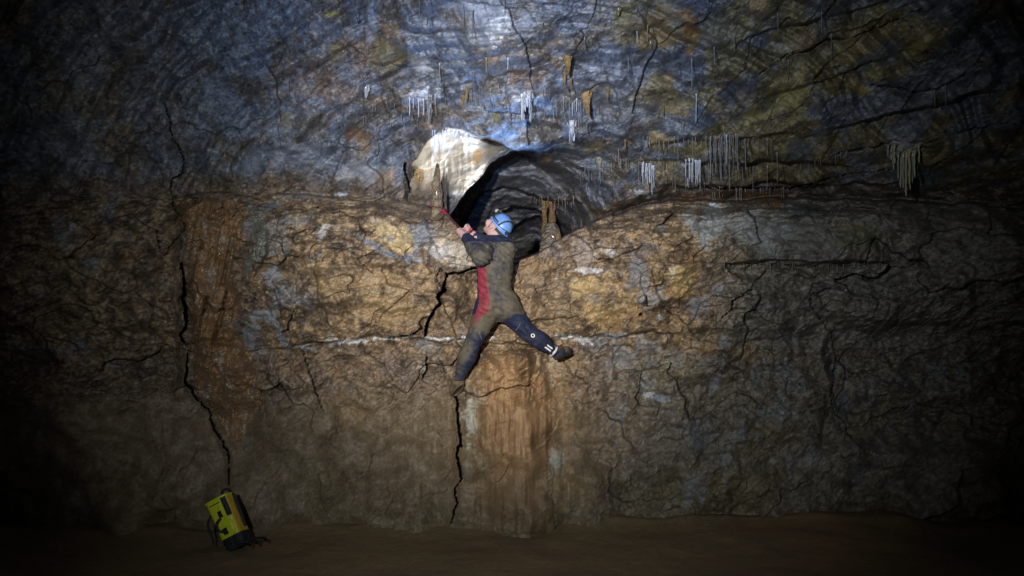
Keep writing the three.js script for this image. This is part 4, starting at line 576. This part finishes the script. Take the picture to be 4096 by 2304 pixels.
    if (y < J.chest.y + .1 && y > J.pelvis.y - .26 && da > .016) {
      const yy = Math.max(y, J.pelvis.y - .12), a = (x - lin(axis, yy)) / lin(half, yy), drop = Math.max(0, J.pelvis.y - .08 - y);
      const sideL = low ? ((x - (J.hipL.x + (J.kneeL.x - J.hipL.x) * tTo(J.hipL, J.kneeL, p))) / .1) : a;
      const lo2 = low ? -.72 : -.93, hi2 = low ? -.12 - drop * .6 : mix(-.36, -.46, ss(J.pelvis.y, J.chest.y, y)) + .06 * ss(J.chest.y - .05, J.chest.y + .08, y) * 2;
      if (sideL > lo2 && sideL < hi2 && (!low || x < J.pelvis.x)) { const w = 1 - ss(J.pelvis.y - .12, J.pelvis.y - .24, y + .05 * n2 + .03 * Math.sin(y * 260 + x * 60)); c = c.map((v, k) => mix(v, red[k], w)); m = .22 + .3 * ss(J.chest.y - .02, J.chest.y + .08, y) + .35 * (1 - w) + .25 * ss(J.pelvis.y + .02, J.pelvis.y - .15, y); }
      else if (Math.abs(sideL - hi2) < .035) { c = [.2, .17, .13]; }
      else if (!low && a < -.93) m = .1;
    }
    if (low && dl < dr) { const t = tTo(J.hipL, J.kneeL, p), t2 = tTo(J.kneeL, J.ankL, p), inner = ss(-.02, .05, x - (J.hipL.x + (J.ankL.x - J.hipL.x) * clamp((J.hipL.y - y) / (J.hipL.y - J.ankL.y)))); m = mix(m, .1, ss(.55, .85, t) * mix(.45, 1, inner)); if (t2 > .06) m = mix(.75, .12, inner); }
    if (low && dr < dl) { const t = tTo(J.hipR, J.kneeR, p); m = mix(m, .06, ss(.1, .32, t + .3 * n)); }
    if (da < .016 || db < .016) { m = da < db ? .5 : .2; if (da > .016 && x > J.shR.x - .03) m = .9; }
    if (y > J.neck.y - .03) m = .08;
    m *= 1 - .5 * ss(.0, .35, fbm(x * 4 + 9, y * 4, z * 4, 3)) * (low ? 1 : .7);
    const k = ss(.05, .95, m + .6 * n + .5 * n2), g = 1 + .35 * n2;
    return c.map((v, q) => mix(v, mudc[q], k * .92) * g);
  };
  const bodyCol = (x, y, z) => { const p = V(x, y, z); if (bone(J.wrL, handAt.L, .06, .08)(x, y, z) < 0 && tTo(J.wrL, handAt.L, p) > .12) return skin(x, y, z); if (bone(J.wrR, handAt.R, .06, .08)(x, y, z) < 0 && tTo(J.wrR, handAt.R, p) > .12) return skin(x, y, z); if (p.distanceTo(H(0, -.08, 0)) < .085) return skin(x, y, z); return suit(x, y, z); };
  paint(body, bodyCol); for (const h of hands) paint(h, skin); paint(head, (x, y, z) => { const s = skin(x, y, z), p = V(x, y, z).sub(headC); if (p.dot(crown) > .045 || (p.dot(gaze) < -.05 && p.dot(crown) > -.02)) return [.05, .04, .03]; return s; });
  const g = mergeGeometries([body, ...hands, head]);
  const bm = new THREE.MeshStandardMaterial({ vertexColors: true, roughness: .75, bumpMap: clothGrain, bumpScale: .003 });
  const bo = part('body', g, bm, person); bo.userData.label = 'muddy navy wetsuit with a red side panel';
}
// clothing details and gear that move with the caver
const mat = (r, g, b, rough = .6, extra = {}) => new THREE.MeshStandardMaterial({ color: new THREE.Color().setRGB(r, g, b), roughness: rough, ...extra });
const rubber = mat(.02, .02, .025, .7), strapM = mat(.03, .028, .035, .7), shinyW = mat(.9, .9, .92, .3);  // shinyW: retroreflected lamplight of the trim put into a near-white colour
const tube = (pts, r, seg = 40, rad = 8, closed = false) => new THREE.TubeGeometry(new THREE.CatmullRomCurve3(pts, closed), seg, r, rad, closed);
{
  // collar
  const nk = J.neck.clone().add(V(.0, -.01, 0)), ring = []; for (let k = 0; k < 14; k++) { const a = k / 14 * Math.PI * 2; ring.push(nk.clone().add(V(Math.cos(a) * .07, .02 - .025 * Math.sin(a) + .012 * Math.cos(a), Math.sin(a) * .07))); }
  part('collar', tube(ring, .016, 60, 8, true), mat(.02, .022, .04, .8), person);
  // shoes
  const shoe = (S, ank, flip) => {
    const h = heel[S], t = toe[S], f = t.clone().sub(h).normalize(), up = ank.clone().sub(h); up.addScaledVector(f, -up.dot(f)).normalize(); const s = f.clone().cross(up).normalize(), len = .24, at2 = (a, b, c) => h.clone().addScaledVector(f, a).addScaledVector(up, b).addScaledVector(s, c);
    const L = [[egg(at2(.02, .035, 0), [.062, .052, .048], [f, up, s]), .03], [egg(at2(.1, .032, 0), [.11, .046, .052], [f, up, s]), .03], [egg(at2(.185, .018, 0), [.076, .036, .054], [f, up, s]), .03], [bone(at2(.01, .03, 0), ank.clone().addScaledVector(up, .02), .045, .05), .03]];
    const fn = (x, y, z) => { let d = 9; for (const [q, k] of L) d = smin(d, q(x, y, z), k); return d; };
    const c = at2(.1, .04, 0), g = isoMesh(fn, [c.x - .22, c.y - .22, c.z - .22], [c.x + .22, c.y + .22, c.z + .22], .007);
    paint(g, (x, y, z) => { const n = fbm(x * 18, y * 18, z * 18, 4), q = ss(-.1, .18, n + (flip ? .25 : .0)), gg = 1 + .3 * n; return [mix(.05, .2, q) * gg, mix(.055, .15, q) * gg, mix(.09, .095, q) * gg]; });
    const o = part('shoe', g, new THREE.MeshStandardMaterial({ vertexColors: true, roughness: .8, bumpMap: clothGrain, bumpScale: .003 }), person);
    const out = []; for (let k = 0; k < 20; k++) { const a = k / 20 * Math.PI * 2, x = Math.cos(a); out.push(at2(.1 + x * .15, -.018, Math.sin(a) * (.042 + .012 * x))); }
    const sh = new THREE.TubeGeometry(new THREE.CatmullRomCurve3(out, true), 60, .013, 8, true); part('sole', sh, flip ? mat(.16, .12, .07, .9) : mat(.03, .022, .02, .8), o);
    const lace = [at2(.07, .075, -.03), at2(.09, .078, 0), at2(.07, .08, .03)]; part('lace_panel', tube(lace, .012, 16, 6), flip ? mat(.25, .22, .18) : mat(.35, .07, .03), o);
    part('pull_tab', tube([at2(-.045, .06, 0), at2(-.075, .09, .006), at2(-.06, .115, .012), at2(-.035, .1, 0)], .011, 16, 6), rubber, o);
  };
  shoe('L', J.ankL, true); shoe('R', J.ankR, false);
  // ankle cuff, reflective bars and the knee mark on the right leg
  const ring3 = (c, ax, r, tr, m, name) => { const g = new THREE.TorusGeometry(r, tr, 8, 40); const o = part(name, g, m, person); o.position.copy(c); o.quaternion.setFromUnitVectors(V(0, 0, 1), ax); return o; };
  const axR = J.ankR.clone().sub(J.kneeR).normalize(), axL = J.ankL.clone().sub(J.kneeL).normalize();
  ring3(J.ankR.clone().addScaledVector(axR, -.005), axR, .044, .013, mat(.7, .71, .73, .5), 'ankle_cuff');
  ring3(J.ankL.clone().addScaledVector(axL, .0), axL, .043, .011, mat(.045, .05, .09, .6), 'ankle_cuff');
  ring3(J.kneeR.clone(), axR, .064, .008, mat(.02, .024, .05), 'knee_seam'); ring3(J.kneeL.clone(), axL, .062, .008, mat(.03, .03, .05), 'knee_seam');
  const cam = V(0, 0, 1), acr = axR.clone().cross(cam).normalize();
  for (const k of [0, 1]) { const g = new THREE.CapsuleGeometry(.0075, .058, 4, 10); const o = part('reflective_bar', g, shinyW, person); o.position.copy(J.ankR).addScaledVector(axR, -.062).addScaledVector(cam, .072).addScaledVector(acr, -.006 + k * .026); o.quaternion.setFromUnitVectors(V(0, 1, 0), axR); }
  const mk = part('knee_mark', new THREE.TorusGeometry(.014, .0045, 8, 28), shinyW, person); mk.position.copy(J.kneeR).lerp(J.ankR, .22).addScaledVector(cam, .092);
  // pale seams
  const seam = mat(.22, .19, .15, .8), seamOn = (P2, out) => tube(P2.map(([x, y, d]) => at(x, y, d - out)), .0022, 30, 5);
  part('seam', seamOn([[2084, 1270, 6.04], [2078, 1300, 6.02], [2064, 1322, 6.03]], .0), seam, person); part('seam', seamOn([[1915, 1322, 6.03], [1920, 1340, 6.025], [1928, 1358, 6.03]], .0), seam, person);
  // helmet
  const prof = []; for (let k = 0; k <= 24; k++) { const a = k / 24 * Math.PI / 2; prof.push(new THREE.Vector2(Math.max(.001, Math.sin(a) * .112), Math.cos(a) * .112)); } prof.push(new THREE.Vector2(.115, -.008)); prof.push(new THREE.Vector2(.121, -.016)); prof.push(new THREE.Vector2(.121, -.022)); prof.push(new THREE.Vector2(.112, -.02)); prof.push(new THREE.Vector2(.106, 0));
  const hg = new THREE.LatheGeometry(prof.reverse(), 56); hg.scale(1, 1.06, 1.16);
  const p = hg.attributes.position, col = new Float32Array(p.count * 3);
  for (let i = 0; i < p.count; i++) { const x = p.getX(i), y = p.getY(i), z = p.getZ(i), n = fbm(x * 24, y * 24, z * 24, 4), m = ss(.14, .34, n), g = 1 + .35 * fbm(x * 70, y * 70, z * 70, 2); col.set([mix(.17, .22, m) * g, mix(.34, .22, m) * g, mix(.72, .22, m) * g], i * 3); }
  hg.setAttribute('color', new THREE.BufferAttribute(col, 3)); hg.computeVertexNormals();
  const helm = new THREE.Group(); helm.name = 'helmet'; person.add(helm); helm.position.copy(H(0, .032, -.012)); helm.scale.setScalar(.86); helm.setRotationFromMatrix(new THREE.Matrix4().makeBasis(ear, crown, gaze));
  helm.userData.label = 'scuffed blue climbing helmet';
  part('shell', hg, new THREE.MeshPhysicalMaterial({ vertexColors: true, roughness: .42, clearcoat: .25, clearcoatRoughness: .4 }), helm);
  const band = (r, tilt, off, a0, a1) => { const pts = []; for (let k = 0; k <= 16; k++) { const a = mix(a0, a1, k / 16); pts.push(V(Math.cos(a) * r, Math.abs(off), Math.sin(a) * r * 1.16)); } return pts; };
  const over = (z0, e0, e1) => { const pts = []; for (let k = 0; k <= 18; k++) { const a = mix(e0, e1, k / 18), rr2 = Math.sqrt(Math.max(0, 1 - (z0 / .13) ** 2)); pts.push(V(Math.cos(a) * .1155 * rr2, Math.max(-.01, Math.sin(a)) * .122 * rr2, z0)); } return pts; };
  const flat = (pts, w) => { const g = new THREE.TubeGeometry(new THREE.CatmullRomCurve3(pts), 50, w, 6); return g; };
  part('strap', flat(over(.062, .02, 3.12), .0085), strapM, helm); part('strap', flat(over(-.064, .02, 3.12), .0085), strapM, helm);
  part('strap', flat(band(.117, 0, .022, -.3, Math.PI + .3), .007), strapM, helm);
  const brk = new THREE.BoxGeometry(.075, .05, .02, 4, 4, 2); brk.translate(0, .05, .128); part('lamp_bracket', brk, strapM, helm);
  const lb = new THREE.CapsuleGeometry(.024, .045, 6, 16); lb.rotateZ(Math.PI / 2); lb.translate(0, .055, .152); const lampBody = part('headlamp', lb, mat(.42, .4, .34, .45), helm);
  const bez = new THREE.CylinderGeometry(.02, .018, .02, 20); bez.rotateX(Math.PI / 2); bez.translate(0, .055, .178); part('bezel', bez, rubber, lampBody);
  const len = new THREE.CircleGeometry(.016, 20); len.translate(0, .055, .1895); part('lens', len, new THREE.MeshStandardMaterial({ color: 0xffffff, emissive: new THREE.Color(.8, .9, 1), emissiveIntensity: 6 }), lampBody);
  const bat = new THREE.CapsuleGeometry(.022, .05, 6, 14); bat.rotateZ(Math.PI / 2); bat.translate(0, .012, -.148); const bt = part('battery_pack', bat, rubber, helm);
  for (const s of [-1, 1]) { const c = new THREE.CylinderGeometry(.012, .012, .03, 12); c.rotateX(Math.PI / 2); c.translate(s * .022, -.004, -.16); part('battery_cap', c, s > 0 ? mat(.08, .2, .5, .3) : rubber, bt); }
  part('cable', tube([V(.03, .03, -.15), V(.1, .012, -.1), V(.128, .006, 0), V(.105, .02, .09), V(.03, .045, .14)], .004, 40, 6), rubber, helm);
  part('chin_strap', tube([V(.1, -.015, .02), V(.088, -.07, .03), V(.05, -.125, .045), V(0, -.14, .05), V(-.05, -.125, .045), V(-.088, -.07, .03), V(-.1, -.015, .02)], .005, 40, 6), mat(.3, .03, .05), helm);
  // the headlamp's light, just in front of its lens
  const src = V(0, .055, .215), world = helm.localToWorld.bind(helm); helm.updateMatrixWorld(true);
  const from = world(src.clone()), aims = [rockAt(1785, 610), from.clone().add(V(0, 2, .6))];
  HEADLAMP.forEach(([I, half, pen, rgb], k) => { const s = new THREE.SpotLight(new THREE.Color().setRGB(...rgb), I, 0, half * Math.PI / 180, pen, 2); s.position.copy(from); s.target.position.copy(aims[k]); s.castShadow = true; s.shadow.radius = .7; s.name = 'headlamp_light'; scene.add(s, s.target); });
}

// ------------------------------------------------------------------ the rope
{
  const ropeM = new THREE.MeshStandardMaterial({ color: new THREE.Color().setRGB(.2, .035, .035), roughness: .85, bumpMap: clothGrain, bumpScale: .004 }), brightM = mat(.5, .03, .06, .7);
  const rope = thing('climbing_rope', null, 'dark red rope running from the ringed stalagmite to the hands of the caver', 'rope');
  const c0 = at(1748, 834, stalD), r0 = .075, loop = []; for (let k = 0; k < 12; k++) { const a = k / 12 * Math.PI * 2; loop.push(c0.clone().add(V(Math.cos(a) * r0, -.012 * Math.cos(a), Math.sin(a) * r0))); }
  part('loop', tube(loop, .0055, 60, 7, true), ropeM, rope);
  const k0 = c0.clone().add(V(.055, -.02, .055)), along = [at(1775, 838, stalD - .1), at(1800, 868, Math.min(6.5, depthAt(1800, 868) - .05)), at(1835, 906, 6.3)];
  part('strand', tube([k0, ...along, handAt.L, at(1872, 955, 6.32), at(1886, 1010, 6.34), at(1900, 1060, 6.3)], .0056, 60, 7), ropeM, rope);
  part('strand', tube([k0.clone().add(V(-.01, -.015, .01)), ...along.map((v, k) => v.clone().add(V(-.02 - .012 * k, -.03, .01))), handAt.L.clone().add(V(-.008, -.012, .0)), at(1868, 965, 6.34)], .0052, 60, 7), ropeM, rope);
  const knot = new THREE.TorusKnotGeometry(.016, .007, 60, 7, 2, 3); knot.translate(k0.x + .012, k0.y - .03, k0.z + .015); part('knot', knot, brightM, rope);
  const q = at(1872, 928, 6.16); part('loop_tail', tube([q, q.clone().add(V(.012, .02, .0)), q.clone().add(V(.034, .034, .0)), q.clone().add(V(.026, .018, .004)), q.clone().add(V(.004, .0, .004))], .006, 40, 7), brightM, rope);
}

// ------------------------------------------------------------------ the tackle bag
{
  const foot = at(962, 2165, 5.8); foot.y = floorY(foot.x, foot.z) + .01;
  const bag = thing('tackle_bag', foot, 'yellow and black caving tackle bag leaning against the foot of the wall', 'bag');
  const lime = new THREE.MeshStandardMaterial({ color: new THREE.Color().setRGB(.6, .66, .03), roughness: .42, bumpMap: clothGrain, bumpScale: .003 }), ochre = new THREE.MeshStandardMaterial({ color: new THREE.Color().setRGB(.56, .38, .03), roughness: .45, bumpMap: clothGrain, bumpScale: .003 }), blk = mat(.012, .013, .02, .7);
  const W = .18, Dp = .16, Hh = .43;                       // a tapering sack with rounded square section
  const sack = (y0, y1, grow, a0 = 0, a1 = Math.PI * 2, n = 40, bulge = 0) => {
    const pos = [], idx = [], uv = [], ny = 18;
    for (let j = 0; j <= ny; j++) for (let i = 0; i <= n; i++) {
      const t = j / ny, y = mix(y0, y1, t), a = mix(a0, a1, i / n), k = 1 + .16 * (y / Hh) - .02, e = 5, c = Math.cos(a), s = Math.sin(a), r = Math.pow(Math.pow(Math.abs(c), e) + Math.pow(Math.abs(s), e), -1 / e);
      const wr = .006 * noise(c * 3, y * 16, s * 3) + .004 * noise(c * 7, y * 40, s * 7);
      pos.push(c * r * (W * .5 * k + grow + wr), y, s * r * (Dp * .5 * k + grow + wr)); uv.push(a * .4, y * 3);
    }
    for (let j = 0; j < ny; j++) for (let i = 0; i < n; i++) { const q = j * (n + 1) + i; idx.push(q, q + n + 1, q + 1, q + 1, q + n + 1, q + n + 2); }
    const g = new THREE.BufferGeometry(); g.setAttribute('position', new THREE.Float32BufferAttribute(pos, 3)); g.setAttribute('uv', new THREE.Float32BufferAttribute(uv, 2)); g.setIndex(idx); g.computeVertexNormals(); return g;
  };
  const disc = (y, grow) => { const pts = []; const k = 1 + .16 * (y / Hh) - .02; for (let i = 0; i < 40; i++) { const a = i / 40 * Math.PI * 2, e = 5, c = Math.cos(a), s = Math.sin(a), r = Math.pow(Math.pow(Math.abs(c), e) + Math.pow(Math.abs(s), e), -1 / e); pts.push(new THREE.Vector2(c * r * (W * .5 * k + grow), -s * r * (Dp * .5 * k + grow))); } const g = new THREE.ExtrudeGeometry(new THREE.Shape(pts), { depth: .008, bevelEnabled: true, bevelSize: .008, bevelThickness: .006, bevelSegments: 2 }); g.rotateX(-Math.PI / 2); g.translate(0, y - .006, 0); return g; };
  // the corner between the two panels faces the station: front panel to the left, side panel to the right
  part('base', sack(0, .1, .003), blk, bag); part('base_disc', disc(0, -.004), blk, bag);
  const q = Math.PI / 4;
  part('front_panel', sack(.098, Hh, 0, q + .28, Math.PI + q * .6), lime, bag);
  part('side_panel', sack(.098, Hh, .001, -q * 1.5, q + .02), ochre, bag);
  part('corner_strip', sack(.26, Hh + .004, .003, q - .06, q + .3, 10), blk, bag);
  part('corner_seam', sack(.098, .27, .0015, q + .01, q + .29, 10), lime, bag);
  part('back_panel', sack(.098, Hh, .001, Math.PI + q * .6, Math.PI * 2 - q * 1.5), blk, bag);
  part('lid', disc(Hh, 0), lime, bag);
  const on = (a, y, out) => { const k = 1 + .16 * (y / Hh) - .02, e = 5, c = Math.cos(a), s = Math.sin(a), r = Math.pow(Math.pow(Math.abs(c), e) + Math.pow(Math.abs(s), e), -1 / e); return V(c * r * (W * .5 * k + out), y, s * r * (Dp * .5 * k + out)); };
  const webb = (pts, w, th) => { const cu = new THREE.CatmullRomCurve3(pts), g = new THREE.TubeGeometry(cu, 30, w, 6); return g; };
  part('top_seam', webb([on(1.2, Hh - .035, .002), on(1.6, Hh - .036, .002), on(2.1, Hh - .035, .002)], .0045), blk, bag);
  for (const [a, y, s] of [[1.55, .3, 1], [1.72, .155, 1.2]]) { const g = new THREE.BoxGeometry(.032 * s, .055, .012, 2, 2, 2), m = part('strap_patch', g, blk, bag); m.position.copy(on(a, y, .004)); m.lookAt(m.position.clone().multiply(V(0, 0, 4)).add(V(0, y * 4 - 3 * y, 0)).add(bag.position)); m.rotation.set(0, 0, 0); }
  part('shoulder_strap', webb([on(1.62, .27, .006), on(1.9, .24, .03), on(2.0, .19, .03), on(1.78, .15, .008)], .011), blk, bag);
  part('loose_strap', webb([on(2.25, .33, .004), on(2.5, .27, .02).add(V(-.02, 0, .02)), on(2.5, .18, .05), on(2.5, .1, .06)], .009), blk, bag);
  part('haul_loop', webb([V(.03, Hh, .02), V(.05, Hh + .05, .0), V(.09, Hh + .04, -.02), V(.1, Hh - .02, -.01)], .012), blk, bag);
  part('side_strap', webb([on(-.2, Hh, .004), on(-.25, .3, .01), on(-.22, .13, .008)], .016), blk, bag);
  for (const [dx, dz, b] of [[.22, .05, .03], [.17, .12, -.02], [.27, .0, .02]]) part('floor_strap', webb([V(.05, .03, .03), V(dx * .5, .035 - dx * .12, dz + .02), V(dx * .85, .02 - dx * .2, dz + b), V(dx, -.02 - dx * .16, dz + .05 + b)], .012), blk, bag);
  bag.rotation.set(-.16, -.12, .5, 'ZYX'); bag.position.x += .0; bag.position.y += .02;
}

// ------------------------------------------------------------------ the lamp beside the camera (behind the frame)
{
  const p = V(...LAMP.at), lamp = thing('tripod_lamp', V(p.x, 0, p.z), 'black hand lamp on a tripod standing beside the camera', 'lamp');
  const fy = floorY(p.x, p.z), top = p.y - .05;
  for (let k = 0; k < 3; k++) { const a = k * 2.094 + .5, x = Math.cos(a) * .42, z = .1 + Math.sin(a) * .42; part('leg', tube([V(0, 1.15, .1), V(x, floorY(p.x + x, p.z + z), z)], .012, 8, 8), strapM, lamp); }
  part('pole', tube([V(0, .9, .1), V(0, top, .1)], .015, 8, 10), strapM, lamp);
  const head = (pos, aim, beams, glow) => {
    const q = V(...pos), dir = V(...aim).sub(q).normalize(), rel = q.clone().sub(lamp.position), house = new THREE.CylinderGeometry(.05, .035, .14, 28); house.rotateX(-Math.PI / 2); const h = part('housing', house, rubber, lamp); h.position.copy(rel).addScaledVector(dir, -.075); h.quaternion.setFromUnitVectors(V(0, 0, -1), dir);
    const lens = new THREE.CircleGeometry(.042, 28), l = part('lens', lens, new THREE.MeshStandardMaterial({ color: 0xffffff, emissive: new THREE.Color(...glow), emissiveIntensity: 6, side: THREE.DoubleSide }), h); l.position.set(0, 0, -.0715); l.rotation.y = Math.PI;
    for (const [I, half, pen, rgb] of beams) { const s = new THREE.SpotLight(new THREE.Color().setRGB(...rgb), I, 0, half * Math.PI / 180, pen, 2); s.position.copy(q).addScaledVector(dir, .02); s.target.position.set(...aim); s.castShadow = true; s.shadow.radius = 1.5; s.shadow.mapSize.set(2048, 2048); s.name = 'lamp_beam'; scene.add(s, s.target); }
  };
  head(LAMP.at, LAMP.aim, BEAM, [1, .97, .92]); head(SECOND.at, SECOND.aim, SECOND.beam, [.6, .8, 1]);
  part('arm', tube([V(-.02, 1.86, .1), V(.3, 1.88, .1)], .011, 8, 8), strapM, lamp);
}
renderer.render(scene, camera);
